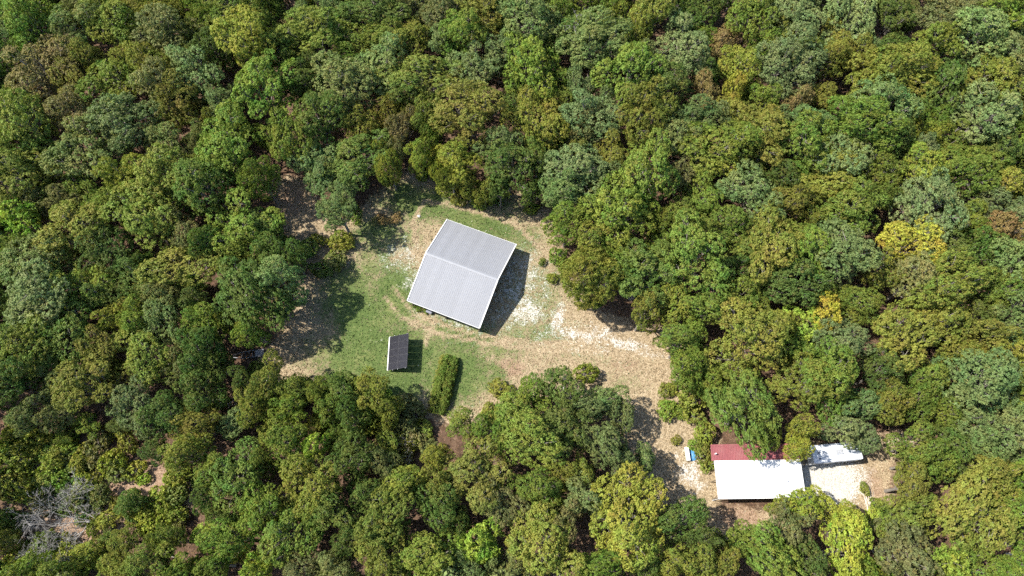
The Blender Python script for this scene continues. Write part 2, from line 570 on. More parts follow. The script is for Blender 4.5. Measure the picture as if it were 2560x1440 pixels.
# ------------------------------------------------------------------ pole barn
def build_barn():
    EAVE = 3.0
    nw, ne, se, sw = at(1117, 549, EAVE), at(1288, 609, EAVE), at(1200, 822, EAVE), at(1021, 752, EAVE)
    c = (nw + ne + se + sw) / 4
    u = ((ne - nw) + (se - sw)).normalized()
    L = (((ne - nw).length + (se - sw).length) / 2)
    W = (((sw - nw).length + (se - ne).length) / 2)
    rz = math.atan2(u.y, u.x)
    z0 = -0.15
    root = thing('pole_barn', 'large pole barn with pale grey ribbed metal gable roof in the clearing', 'barn', (c.x, c.y, 0), rz)
    hw, hl = W / 2, L / 2
    RISE = 2.4
    slope = math.atan2(RISE, hw)
    sl = math.hypot(RISE, hw)
    # roof sheets, each with three trapezoid ribs, running ridge to eave
    n_sheet = 13
    sw_ = L / n_sheet
    mb = MB()
    prof = []
    for k in range(3):
        x0 = sw_ * k / 3
        prof += [(x0, 0.0), (x0 + sw_ / 3 * 0.60, 0.0), (x0 + sw_ / 3 * 0.70, 0.014), (x0 + sw_ / 3 * 0.88, 0.014)]
    prof.append((sw_, 0.0))
    vs, fs = [], []
    for x, h in prof:
        vs += [(x, 0, h), (x, -sl, h), (x, -sl, h - 0.02), (x, 0, h - 0.02)]
    for i in range(len(prof) - 1):
        a, b = i * 4, i * 4 + 4
        fs += [(a, a + 1, b + 1, b), (a + 1, a + 2, b + 2, b + 1), (a + 2, a + 3, b + 3, b + 2)]
    mb.add(vs, fs)
    sheet = mb.mesh('roof_sheet', M['roof_metal'])
    for side in (0, 1):
        for i in range(n_sheet):
            o = link('roof_sheet', sheet, root)
            if side == 0:   # lower (camera side) slope
                o.location = (-hl + i * sw_, 0, EAVE + RISE)
                o.rotation_euler = (slope, 0, 0)
            else:
                o.location = (hl - i * sw_, 0, EAVE + RISE)
                o.rotation_euler = (slope, 0, pi)
    # ridge cap
    m = MB()
    for s in (-1, 1):
        y1 = s * 0.28
        z1 = EAVE + RISE + 0.075 - 0.28 * RISE / hw
        m.add([(-hl - .05, 0, EAVE + RISE + .085), (hl + .05, 0, EAVE + RISE + .085), (hl + .05, y1, z1), (-hl - .05, y1, z1)],
              [(0, 1, 2, 3)] if s < 0 else [(3, 2, 1, 0)])
    m.build('ridge_cap', M['ridge'], root)
    # rake trims
    for sx in (-1, 1):
        for sy in (-1, 1):
            m = MB()
            x = sx * (hl + 0.06)
            m.beam((x, 0.0, EAVE + RISE - 0.01), (x, sy * hw, EAVE - 0.01), 0.14, 0.22)
            m.build('rake_trim', M['trim_white'], root)
    for sy in (-1, 1):
        m = MB()
        m.beam((-hl, sy * (hw + .02), EAVE - .09), (hl, sy * (hw + .02), EAVE - .09), .05, .16)
        m.build('eave_trim', M['trim_white'], root)
    # posts, plates and trusses
    xs = (-hl + .35, 0.0, hl - .35)
    ys = [-hw + .4 + k * (W - .8) / 4 for k in range(5)]
    for x in (xs[0], xs[2]):
        for y in ys:
            top = EAVE + RISE * (1 - abs(y) / hw) - .25
            MB().box(x - .08, x + .08, y - .08, y + .08, z0, top).build('post', M['post'], root)
    for y in (ys[0], ys[-1]):
        MB().box(-.08, .08, y - .08, y + .08, z0, EAVE - .2).build('post', M['post'], root)
        MB().beam((-hl + .2, y, EAVE - .12), (hl - .2, y, EAVE - .12), .08, .25).build('header_beam', M['post'], root)
    for k in range(4):
        x = -hl + .5 + k * (L - 1.0) / 3
        m = MB()
        m.beam((x, -hw + .3, EAVE - .16), (x, hw - .3, EAVE - .16), .05, .14)
        m.beam((x, 0, EAVE - .1), (x, 0, EAVE + RISE - .2), .05, .12)
        for s in (-1, 1):
            m.beam((x, s * (hw - .3), EAVE - .05), (x, 0, EAVE + RISE - .16), .05, .14)
            m.beam((x, 0, EAVE - .1), (x, s * hw * .5, EAVE + RISE * .5 - .16), .05, .1)
        m.build('roof_truss', M['post'], root)
    # grey storage box below the lower eave
    b = thing('storage_box', 'small grey box poking out under the lower eave of the barn', 'box', (*on_ground(1074, 781).xy, z0), rz)
    MB().box(-.45, .45, -.3, .3, 0.02, .62).build('body', M['alu'], b)
    MB().box(-.48, .48, -.33, .33, .62, .70).build('lid', M['trailer_grey'], b)
    for s in (-.3, .3):
        MB().box(s - .05, s + .05, -.345, -.3, .48, .6).build('latch', M['steel'], b)


build_barn()


# ------------------------------------------------------------------ solar array on the lawn
def build_solar():
    LOW, HIGH = 0.75, 2.55
    p0, p1 = at(973, 841, LOW), at(967.5, 927, LOW)
    c0 = (p0 + p1) / 2
    v = (p0 - p1).normalized()          # along the array, away from the camera
    length = 5 * 1.09
    rz = math.atan2(v.y, v.x) - pi / 2
    root = thing('solar_array', 'black ten panel solar array on a tilted ground rack in the lawn', 'solar array', (c0.x, c0.y, -0.12), rz)
    PW, PL, GAP = 1.07, 1.80, 0.03
    FL = 0.15                             # white flashing along the low edge
    run = FL + 2 * PL + GAP
    ang = math.asin((HIGH - LOW) / run)
    rot = Matrix.Rotation(-ang, 4, 'Y')
    base = Matrix.Translation((0, 0, LOW)) @ rot
    # one panel, three pieces shared by all ten
    fr = MB()
    for a in ((0, PL, 0, .035), (0, PL, PW - .035, PW), (0, .035, .035, PW - .035), (PL - .035, PL, .035, PW - .035)):
        fr.box(a[0], a[1], a[2], a[3], -.02, .022)
    fm = fr.mesh('frame', M['frame_black'])
    gl = MB()
    gl.box(.035, PL - .035, .035, PW - .035, -.008, .012)
    gm = gl.mesh('cell_glass', M['cell'])
    busb = MB()
    for k in range(1, 6):
        busb.box(.05, PL - .05, PW * k / 6 - .004, PW * k / 6 + .004, .012, .0145)
    for k in range(1, 10):
        x = PL * k / 10
        busb.box(x - .004, x + .004, .045, PW - .045, .0148, .0155)
    bm = busb.mesh('cell_lines', M['frame_black'])
    for i in range(5):
        for j in range(2):
            pn = bpy.data.objects.new('solar_panel', fm)
            col.objects.link(pn)
            pn.parent = root
            x = FL + .03 + j * (PL + GAP)
            y = -length / 2 + i * 1.09
            pn.matrix_local = base @ Matrix.Translation((x, y, .05))
            for nm, me in (('cell_glass', gm), ('cell_lines', bm)):
                q = link(nm, me, pn)
    m = MB()
    m.box(0, FL, -length / 2, length / 2, .03, .055, base)
    m.build('edge_flashing', M['white_roof'], root)
    for x in (.25, FL + PL * .5, FL + PL + .06, run - .3):
        MB().box(x - .03, x + .03, -length / 2 - .08, length / 2 + .08, -.04, .026, base).build('rail', M['alu'], root)
    for y in (-length / 2 + .5, 0, length / 2 - .5):
        a = base @ Vector((.3, y, -.08))
        b = base @ Vector((run - .4, y, -.08))
        MB().beam(a, b, .08, .08).build('rafter', M['alu'], root)
        MB().tube([(a.x, y, 0), (a.x, y, a.z)], [.05, .05], 10).build('leg', M['alu'], root)
        MB().tube([(b.x, y, 0), (b.x, y, b.z)], [.05, .05], 10).build('leg', M['alu'], root)
        MB().beam((b.x, y, .5), (a.x + .9, y, a.z + .5), .05, .05).build('brace', M['alu'], root)


build_solar()


# ------------------------------------------------------------------ house with the white roof and the maroon roof behind
def ribbed(mb, x0, x1, ya, za, yb, zb, pitch, h=0.04, t=0.03):
    """Ribbed sheet whose ribs run from (ya, za) to (yb, zb)."""
    n = max(1, int(round((x1 - x0) / pitch)))
    p = (x1 - x0) / n
    prof = []
    for i in range(n):
        b = x0 + i * p
        prof += [(b, 0), (b + p * .6, 0), (b + p * .72, h), (b + p * .88, h)]
    prof.append((x1, 0))
    vs, fs = [], []
    for x, e in prof:
        vs += [(x, ya, za + e), (x, yb, zb + e), (x, yb, zb + e - t), (x, ya, za + e - t)]
    for i in range(len(prof) - 1):
        a, b = i * 4, i * 4 + 4
        fs += [(a, b, b + 1, a + 1), (a + 1, b + 1, b + 2, a + 2), (a + 2, b + 2, b + 3, a + 3)]
    mb.add(vs, fs)


def build_house():
    Z = 3.5
    nw, ne, sw = at(1785, 1152, Z), at(2000, 1149, Z), at(1790, 1245, Z)
    u = (ne - nw).normalized()
    L = (ne - nw).length
    D = (sw - nw).length
    rz = math.atan2(u.y, u.x)
    c = nw + u * (L / 2) + Vector((-u.y, u.x, 0)) * (-D / 2)
    root = thing('house', 'low house with flat bright white roof and maroon metal roof behind', 'house', (c.x, c.y, -0.15), rz)
    hl, hd = L / 2, D / 2
    za, zb = Z + .15 + .12, Z + .15 - .10
    # walls
    o = .35
    MB().box(-hl + 1.35, hl - o, -hd + o, hd - .1, 0, Z - .12).build('wall', M['siding'], root)
    # white low slope roof deck with an upstand lip
    m = MB()
    m.add([(-hl, hd, za), (hl, hd, za), (hl, -hd, zb), (-hl, -hd, zb), (-hl, hd, za - .2), (hl, hd, za - .2), (hl, -hd, zb - .2), (-hl, -hd, zb - .2)],
          [(0, 3, 2, 1), (4, 5, 6, 7), (0, 1, 5, 4), (1, 2, 6, 5), (2, 3, 7, 6), (3, 0, 4, 7)])
    wr = m.build('white_roof', M['white_roof'], root)
    m = MB()
    for k in range(1, 9):      # lapped coating seams
        x = -hl + L * k / 9
        m.add([(x - .05, hd - .03, za + .012), (x + .05, hd - .03, za + .012), (x + .05, -hd + .03, zb + .012), (x - .05, -hd + .03, zb + .012)], [(0, 3, 2, 1)])
    m.build('seam', M['white_roof'], wr)
    vp = c - Vector((0, 0, 0))
    q = at(1967, 1203, Z) - c
    lx, ly = q.x * cos(-rz) - q.y * sin(-rz), q.x * sin(-rz) + q.y * cos(-rz)
    MB().tube([(lx, ly, zb), (lx, ly, zb + .35)], [.16, .16], 12).build('roof_vent', M['alu'], wr)
    MB().beam((-hl, -hd - .07, zb - .12), (hl, -hd - .07, zb - .12), .12, .12).build('gutter', M['trim_white'], root)
    MB().tube([(-hl + .1, -hd - .08, zb - .15), (-hl + .1, -hd - .02, 0.02)], [.05, .05], 8).build('downspout', M['trim_white'], root)
    # windows and a door in the wall towards the camera
    for x in (-hl + 2.6, -hl + 5.0, hl - 2.4):
        w = MB().box(x - .55, x + .55, -hd + o - .04, -hd + o - .002, 1.2, 2.3).build('window', M['trim_white'], root)
        MB().box(x - .47, x + .47, -hd + o - .052, -hd + o - .043, 1.28, 2.22).build('pane', M['glass'], w)
    d = MB().box(.4, 1.35, -hd + o - .045, -hd + o - .002, .15, 2.25).build('door', M['trim_white'], root)
    MB().box(1.2, 1.27, -hd + o - .11, -hd + o - .046, 1.1, 1.2).build('handle', M['steel'], d)
    # maroon gable roof behind, its near slope runs down to the white roof
    RH = .45
    y0, y1 = hd + .04, hd + 2.15
    zr = Z - .05
    m = MB()
    ribbed(m, -hl - .3, hl + .1, y1, zr + RH, y0, zr, .23, .03)
    rr = m.build('maroon_roof', M['red_roof'], root)
    MB().beam((-hl - .32, y1, zr + RH + .03), (hl + .12, y1, zr + RH + .03), .22, .05).build('top_flashing', M['red_roof'], rr)
    q = at(1789.5, 1134, Z + .5) - c
    lx, ly = q.x * cos(-rz) - q.y * sin(-rz), q.x * sin(-rz) + q.y * cos(-rz)
    MB().tube([(lx, ly, zr + .1), (lx, ly, zr + .85)], [.09, .09], 10).build('vent_pipe', M['trim_white'], rr)
    MB().box(-hl + 1.3, hl - .2, y0 + .1, y1 - .15, 0, zr - .1).build('rear_wall', M['siding'], root)
    for x in (-hl + 1.3, hl - .2):
        MB().add([(x, y0 + .1, zr - .1), (x, y1 - .15, zr - .1), (x, y1 - .15, zr + RH - .08)], [(0, 1, 2)]).build('gable', M['siding'], root)
    MB().box(-hl + .1, -hl + .75, y0 + .3, y0 + 1.4, 0, 1.7).build('rusty_cabinet', M['rust'], root)
    for y in (-hd + .15, 0, hd - .2, y1 - .2):     # posts of the open roofed end
        MB().box(-hl + .12, -hl + .24, y - .06, y + .06, 0, Z - .12).build('post', M['post'], root)


build_house()


# ------------------------------------------------------------------ travel trailer
def build_trailer():
    Z = 3.0
    bl, br_, tl = at(2038, 1158, Z), at(2160, 1146.5, Z), at(2031, 1115, Z)
    u = (br_ - bl).normalized()
    L = (br_ - bl).length
    D = 2.55
    rz = math.atan2(u.y, u.x)
    c = bl + u * (L / 2) + Vector((-u.y, u.x, 0)) * (D / 2)
    root = thing('travel_trailer', 'white travel trailer parked on gravel, half shaded by a tree', 'trailer', (c.x, c.y, -0.15), rz)
    hl, hd = L / 2, D / 2
    # body with a rounded roof line
    prof = [(-hd, .75), (-hd, 2.90), (-hd + .02, 2.95), (-hd + .08, 2.98), (-hd + .4, 3.0), (hd - .4, 3.0), (hd - .08, 2.98), (hd - .02, 2.95), (hd, 2.90), (hd, .75)]
    vs, fs = [], []
    n = len(prof)
    for x, ins in ((-hl, .03), (-hl + .06, 0), (hl - .06, 0), (hl, .03)):
        for y, z in prof:
            vs.append((x, y * (1 - ins / hd), z - (ins if z > 2 else 0)))
    for i in range(3):
        for k in range(n):
            a, b = i * n + k, i * n + (k + 1) % n
            fs.append((a, a + n, b + n, b))
    fs.append(tuple(range(n)))
    fs.append(tuple(reversed(range(3 * n, 4 * n))))
    MB().add(vs, fs).build('body', M['trailer_white'], root)
    for y in (-hd - .004, ):
        MB().box(-hl + .15, hl - .12, y - .004, y, 1.0, 1.45).build('stripe', M['trailer_grey'], root)
    for x in (-hl + 1.2, .4, hl - 1.4):
        w = MB().box(x - .5, x + .5, -hd - .03, -hd - .003, 1.7, 2.35).build('window', M['steel'], root)
        MB().box(x - .44, x + .44, -hd - .037, -hd - .031, 1.76, 2.29).build('pane', M['glass'], w)
    MB().box(-hl + 2.2, -hl + 2.85, -hd - .025, -hd - .003, .85, 2.6).build('door', M['trim_white'], root)
    # roof fittings
    MB().box(-.2, .75, -.35, .35, 3.0, 3.28).build('air_conditioner', M['alu'], root)
    for x, y in ((-hl + .9, .1), (-hl + .9, -.7), (hl - 1.1, .2)):
        v = MB().box(x - .2, x + .2, y - .2, y + .2, 2.995, 3.09).build('roof_vent', M['alu'], root)
        MB().box(x - .15, x + .15, y - .15, y + .15, 3.09, 3.11).build('cover', M['trailer_grey'], v)
    MB().beam((-hl + .2, -hd - .03, 2.78), (hl - .2, -hd - .03, 2.78), .06, .08).build('awning_tube', M['alu'], root)
    for x in (.3, 1.2):
        for s in (-1, 1):
            wh = MB().tube([(x, s * (hd - .28), .36), (x, s * (hd - .05), .36)], [.36, .36], 16).build('wheel', M['tyre'], root)
            MB().tube([(x, s * (hd - .06), .36), (x, s * (hd - .03), .36)], [.2, .2], 12).build('rim', M['alu'], wh)
    # A-frame hitch, gas bottles, jack
    m = MB()
    m.beam((-hl, -.8, .55), (-hl - 1.35, 0, .55), .09, .12)
    m.beam((-hl, .8, .55), (-hl - 1.35, 0, .55), .09, .12)
    m.beam((-hl - 1.3, 0, .55), (-hl - 1.65, 0, .55), .1, .1)
    m.build('hitch_frame', M['steel'], root)
    for y in (-.2, .2):
        b = MB().tube([(-hl - .5, y, .6), (-hl - .5, y, .66), (-hl - .5, y, 1.05), (-hl - .5, y, 1.14)], [.1, .15, .15, .06], 12).build('gas_bottle', M['trim_white'], root, True)
    MB().tube([(-hl - 1.25, 0, .02), (-hl - 1.25, 0, .95)], [.04, .04], 8).build('jack', M['steel'], root)
    MB().box(-hl + .1, hl - .1, -hd + .15, hd - .15, .5, .75).build('chassis', M['steel'], root)


build_trailer()


# ------------------------------------------------------------------ small things in the yards
def build_small():
    rng = random.Random(5)
    p = on_ground(1716, 1136)
    t = thing('garden_trough', 'narrow pale green trough on dry grass left of the maroon roof', 'trough', p, radians(3))
    MB().box(-.26, .26, -.95, .95, .18, .62).build('body', M['mint'], t)
    MB().box(-.29, .29, -.98, .98, .62, .68).build('lid', M['trim_white'], t)
    for x in (-.2, .2):
        for y in (-.85, .85):
            MB().box(x - .04, x + .04, y - .04, y + .04, 0, .18).build('leg', M['steel'], t)
    # crumpled tarp
    p = on_ground(1731, 1137)
    n = 13
    g = np.linspace(-.5, .5, n)
    X, Y = np.meshgrid(g * 1.1, g * 1.7)
    r = np.random.default_rng(3)
    Zt = .10 + .08 * np.sin(X * 7 + Y * 3) * np.cos(Y * 5) + r.uniform(0, .07, X.shape)
    e = np.maximum(np.abs(X) / .55, np.abs(Y) / .85)
    Zt = Zt * (1 - .85 * np.clip(e, 0, 1) ** 6) + .01
    V = np.column_stack([X.ravel() + r.uniform(-.03, .03, n * n), Y.ravel() + r.uniform(-.03, .03, n * n), Zt.ravel()])
    idx = np.arange(n * n).reshape(n, n)
    q = np.stack([idx[:-1, :-1], idx[:-1, 1:], idx[1:, 1:], idx[1:, :-1]], -1).reshape(-1, 4)
    o = link('tarp', raw_mesh('tarp', V, q, M['tarp'], smooth_shade=True))
    o.location = p
    o.rotation_euler = (0, 0, .2)
    tag(o, 'crumpled blue tarp lying beside the pale green trough', 'tarp')
    # pile of pale stripped poles
    p = on_ground(2172, 1252)
    t = thing('pole_pile', 'pile of pale crossed poles on dry ground right of the gravel yard', 'wood pile', p, radians(0))
    for k in range(13):
        a = radians(90 + rng.uniform(-17, 17))
        L = rng.uniform(1.8, 3.6)
        cx, cy = rng.uniform(-.6, .6), rng.uniform(-.5, .4)
        z = .07 + .05 * (k // 4)
        d = Vector((cos(a), sin(a), rng.uniform(-.02, .02)))
        c = Vector((cx, cy, z))
        r0 = rng.uniform(.035, .065)
        MB().tube([c - d * L / 2, c, c + d * L / 2], [r0, r0 * .9, r0 * .7], 7).build('pole', M['palewood'], t, True)
    # old metal trailer frame under the trees left of the lawn
    a, b = on_ground(586, 893), on_ground(662, 883)
    c = (a + b) / 2
    u = (b - a)
    L = u.length
    t = thing('trailer_frame', 'long narrow rusty white trailer frame half hidden under the left trees', 'trailer frame', c, math.atan2(u.y, u.x))
    for s in (-1, 1):
        MB().beam((-L / 2, s * .18, .52), (-L / 2 + 1.3, s * .5, .52), .08, .1).build('drawbar', M['galv'], t)
        MB().beam((-L / 2 + 1.3, s * .5, .52), (L / 2, s * .55, .52), .09, .12).build('side_rail', M['galv'], t)
        w = MB().tube([(.9, s * .62, .3), (.9, s * .78, .3)], [.3, .3], 14).build('wheel', M['tyre'], t)
        MB().tube([(.9, s * .775, .3), (.9, s * .79, .3)], [.17, .17], 10).build('rim', M['galv'], w)
    for k in range(7):
        x = -L / 2 + 1.35 + k * (L - 1.5) / 6
        MB().beam((x, -.5, .50), (x, .5, .50), .06, .06).build('cross_member', M['galv'], t)
    MB().box(L / 2 - 1.35, L / 2, -.5, .5, .59, .62).build('deck_plate', M['galv'], t)
    # pale weathered log end at the lawn's lower edge
    p = on_ground(1410, 966)
    t = MB().tube([(0, 0, .18), (.03, .5, .22), (.1, 1.0, .3), (.14, 1.45, .42)], [.16, .15, .13, .1], 9).build('log', M['deadwood'], None, True)
    t.location = p - Vector((.1, .7, 0.03))
    tag(t, 'short grey log lying at the edge of the dry grass below the hedge', 'log')
    # stones
    for px, py, s, lab in ((830, 607, .34, 'small white stone at the shaded forest edge left of the barn'),
                           (1047, 540, .28, 'small pale stone on the grass above the left corner of the barn')):
        r = np.random.default_rng(px)
        import bmesh
        bm = bmesh.new()
        bmesh.ops.create_icosphere(bm, subdivisions=2, radius=s)
        for v in bm.verts:
            v.co *= r.uniform(.8, 1.15)
            v.co.z *= .65
        me = bpy.data.meshes.new('stone')
        bm.to_mesh(me)
        bm.free()
        me.materials.append(M['rock'])
        o = link('stone', me)
        o.location = on_ground(px, py) + Vector((0, 0, s * .3))
        tag(o, lab, 'stone')


build_small()


# ------------------------------------------------------------------ foliage generators
def unit(v):
    return v / np.maximum(np.linalg.norm(v, axis=-1, keepdims=True), 1e-9)


def leaves_mesh(name, rng, T, out, trad, nleaf, ll, lw, spread=0.55, flat=0.0):
    """Leaf-sized faces in little domed sprays round the points T (directions out, radii trad)."""
    cnt = rng.integers(int(nleaf * .7), int(nleaf * 1.3) + 1, len(T))
    ti = np.repeat(np.arange(len(T)), cnt)
    N = len(ti)
    o = out[ti]
    d = unit(rng.normal(size=(N, 3)) * .75 + o * .85)
    pos = T[ti] + d * (trad[ti] * rng.uniform(.45, 1.05, N))[:, None]
    nrm = unit(d * .55 + o * .5 + rng.normal(size=(N, 3)) * spread + np.array([0, 0, flat]))
    tan = unit(np.cross(nrm, rng.normal(size=(N, 3))))
    bit = np.cross(nrm, tan)
    s = rng.uniform(.7, 1.3, N)[:, None]
    a = tan * ll * s * .5
    b = bit * lw * s * .5
    dro = nrm * (ll * .12) * s
    V = np.stack([pos - a, pos + b * 1.0 - a * .1 + dro, pos + a - dro * .4, pos - b - a * .1 + dro], 1).reshape(-1, 3)
    Q = np.arange(N * 4).reshape(N, 4)
    tint = np.column_stack([rng.uniform(0, 1, len(T))[ti], rng.uniform(0, 1, N), rng.uniform(0, 1, len(T))[ti]])
    return V, Q, np.repeat(tint, 4, 0)


def crown_points(rng, R, asp, nl, lobe=(.36, .52), spacing=.55, low=-.35, reach=(.5, .72)):
    """Spray positions over a crown made of several overlapping boughs."""
    L = [(np.array([0, 0, .1 * R * asp]), R * .56)]
    k = 0
    while len(L) < nl and k < 4000:
        k += 1
        d = unit(rng.normal(size=3))
        if d[2] < low:
            continue
        p = d * np.array([1, 1, asp]) * R * rng.uniform(*reach)
        if d[2] < 0:
            p[2] *= .7
        r = R * rng.uniform(*lobe)
        if all(np.linalg.norm((p - q[0])) > .40 * R * rng.uniform(.6, 1) for q in L[1:]):
            L.append((p, r))
    T, D = [], []
    for i, (p, r) in enumerate(L):
        n = int(4 * pi * r * r / spacing ** 2)
        d = unit(rng.normal(size=(n, 3)))
        q = p + d * np.array([1, 1, .9]) * (r * rng.uniform(.8, 1.08, n))[:, None]
        keep = rng.uniform(size=n) < np.where(d[:, 2] < -.25, .35, 1.0)
        for j, (p2, r2) in enumerate(L):
            if j != i:
                keep &= (np.linalg.norm(q - p2, axis=1) > .86 * r2) | (rng.uniform(size=n) < .08)
        T.append(q[keep])
        D.append(d[keep])
    return np.concatenate(T), np.concatenate(D), L


def wood_mesh(name, rng, H0, L, trunk_r, off):
    """Tapered trunk with limbs reaching into each bough; the crown centre sits at (0,0,off)."""
    m = MB()
    top = off + max(0.5, float(L[0][0][2]))
    bend = rng.uniform(-.25, .25, 2)
    pts = [(0, 0, -.3), (bend[0] * .3, bend[1] * .3, top * .3), (bend[0], bend[1], top * .62), (bend[0] * .6, bend[1] * .6, top)]
    m.tube(pts, [trunk_r * 1.35, trunk_r, trunk_r * .75, trunk_r * .35], 8)
    for p, r in L[1:]:
        f = rng.uniform(.42, .62)
        a = Vector((bend[0] * f * 1.4, bend[1] * f * 1.4, top * f))
        e = Vector((p[0], p[1], p[2] + off))
        mid = a.lerp(e, .5) + Vector((0, 0, -.12 * (e - a).length * .5))
        m.tube([a, mid, e], [trunk_r * .42, trunk_r * .3, trunk_r * .12], 6)
        for _ in range(3):
            q = e + Vector(tuple(unit(rng.normal(size=3) + np.array([0, 0, .4])) * r * .85))
            m.tube([mid.lerp(e, rng.uniform(.2, .9)), q], [trunk_r * .15, trunk_r * .05], 5)
    return m.mesh(name, M['bark'])


PROTO = {}


def make_proto(key, seed, R, asp, nl, off, leaf, nleaf, trad, spacing, lobe=(.36, .52), spread=.55, reach=(.5, .72), low=-.35):
    rng = np.random.default_rng(seed)
    T, D, L = crown_points(rng, R, asp, nl, lobe, spacing, low, reach)
    out = unit(D * .7 + unit(T) * .25 + np.array([0, 0, .35]) + rng.normal(size=T.shape) * .25)
    tr = rng.uniform(*trad, len(T))
    V, Q, tint = leaves_mesh(key, rng, T, out, tr, nleaf, leaf[0], leaf[1], spread)
    V[:, 2] += off
    crown = raw_mesh('crown', V, Q, M['leaf'], tint)
    wood = wood_mesh('trunk', rng, 0, L, .055 * R + .06, off)
    PROTO.setdefault(key, []).append((wood, crown, R, off))


for s in range(12):    # broad crowns of many boughs
    make_proto('round', 100 + s, 4.0, 1.1 + .12 * (s % 3), 16 + s % 5, 8.0, (.195, .125), 17, (.18, .34), .415, lobe=(.22, .42), reach=(.45, .95), low=-.65)
for s in range(8):     # taller, rougher crowns
    make_proto('tall', 200 + s, 3.6, 1.45 + .15 * (s % 3), 16 + s % 4, 8.0, (.19, .12), 17, (.18, .33), .41, lobe=(.22, .40), reach=(.45, .95), low=-.8)
for s in range(3):     # loose open crowns with longer leaves
    make_proto('loose', 300 + s, 3.6, 1.0, 9 + s, 7.6, (.46, .15), 17, (.36, .60), .70, lobe=(.30, .46), spread=.75, reach=(.5, .85))
for s in range(3):     # fine textured crowns
    make_proto('fine', 400 + s, 3.8, 1.2, 9 + s, 6.6, (.28, .08), 28, (.26, .44), .46, lobe=(.42, .55), spread=.9, reach=(.4, .6), low=-.8)
for s in range(5):     # shrubs
    make_proto('shrub', 500 + s, 1.6, .72, 6 + s % 3, .95, (.25, .15), 12, (.18, .32), .36, lobe=(.34, .56), spread=.75, reach=(.45, .85), low=-.1)

PAL = {   # leaf base colours
    'g': (.166, .220, .037), 'd': (.110, .158, .034), 'b': (.172, .226, .076), 'y': (.245, .272, .043), 'Y': (.385, .350, .052), 'v': (.305, .325, .048),
    'o': (.202, .218, .040), 't': (.236, .226, .084), 'r': (.270, .205, .084), 'l': (.270, .355, .054), 'k': (.168, .190, .062)}
CNAME = {'g': 'green', 'd': 'dark green', 'b': 'bluish green', 'y': 'yellow-green', 'Y': 'bright yellow', 'o': 'olive', 't': 'tan-green',
         'r': 'rust-brown', 'l': 'lime green', 'k': 'dull khaki', 'v': 'bright yellow-green'}
TURN = {'v': .12, 'g': .05, 'd': .03, 'b': .02, 'y': .10, 'Y': .22, 'o': .14, 't': .30, 'r': .5, 'l': .02, 'k': .12}

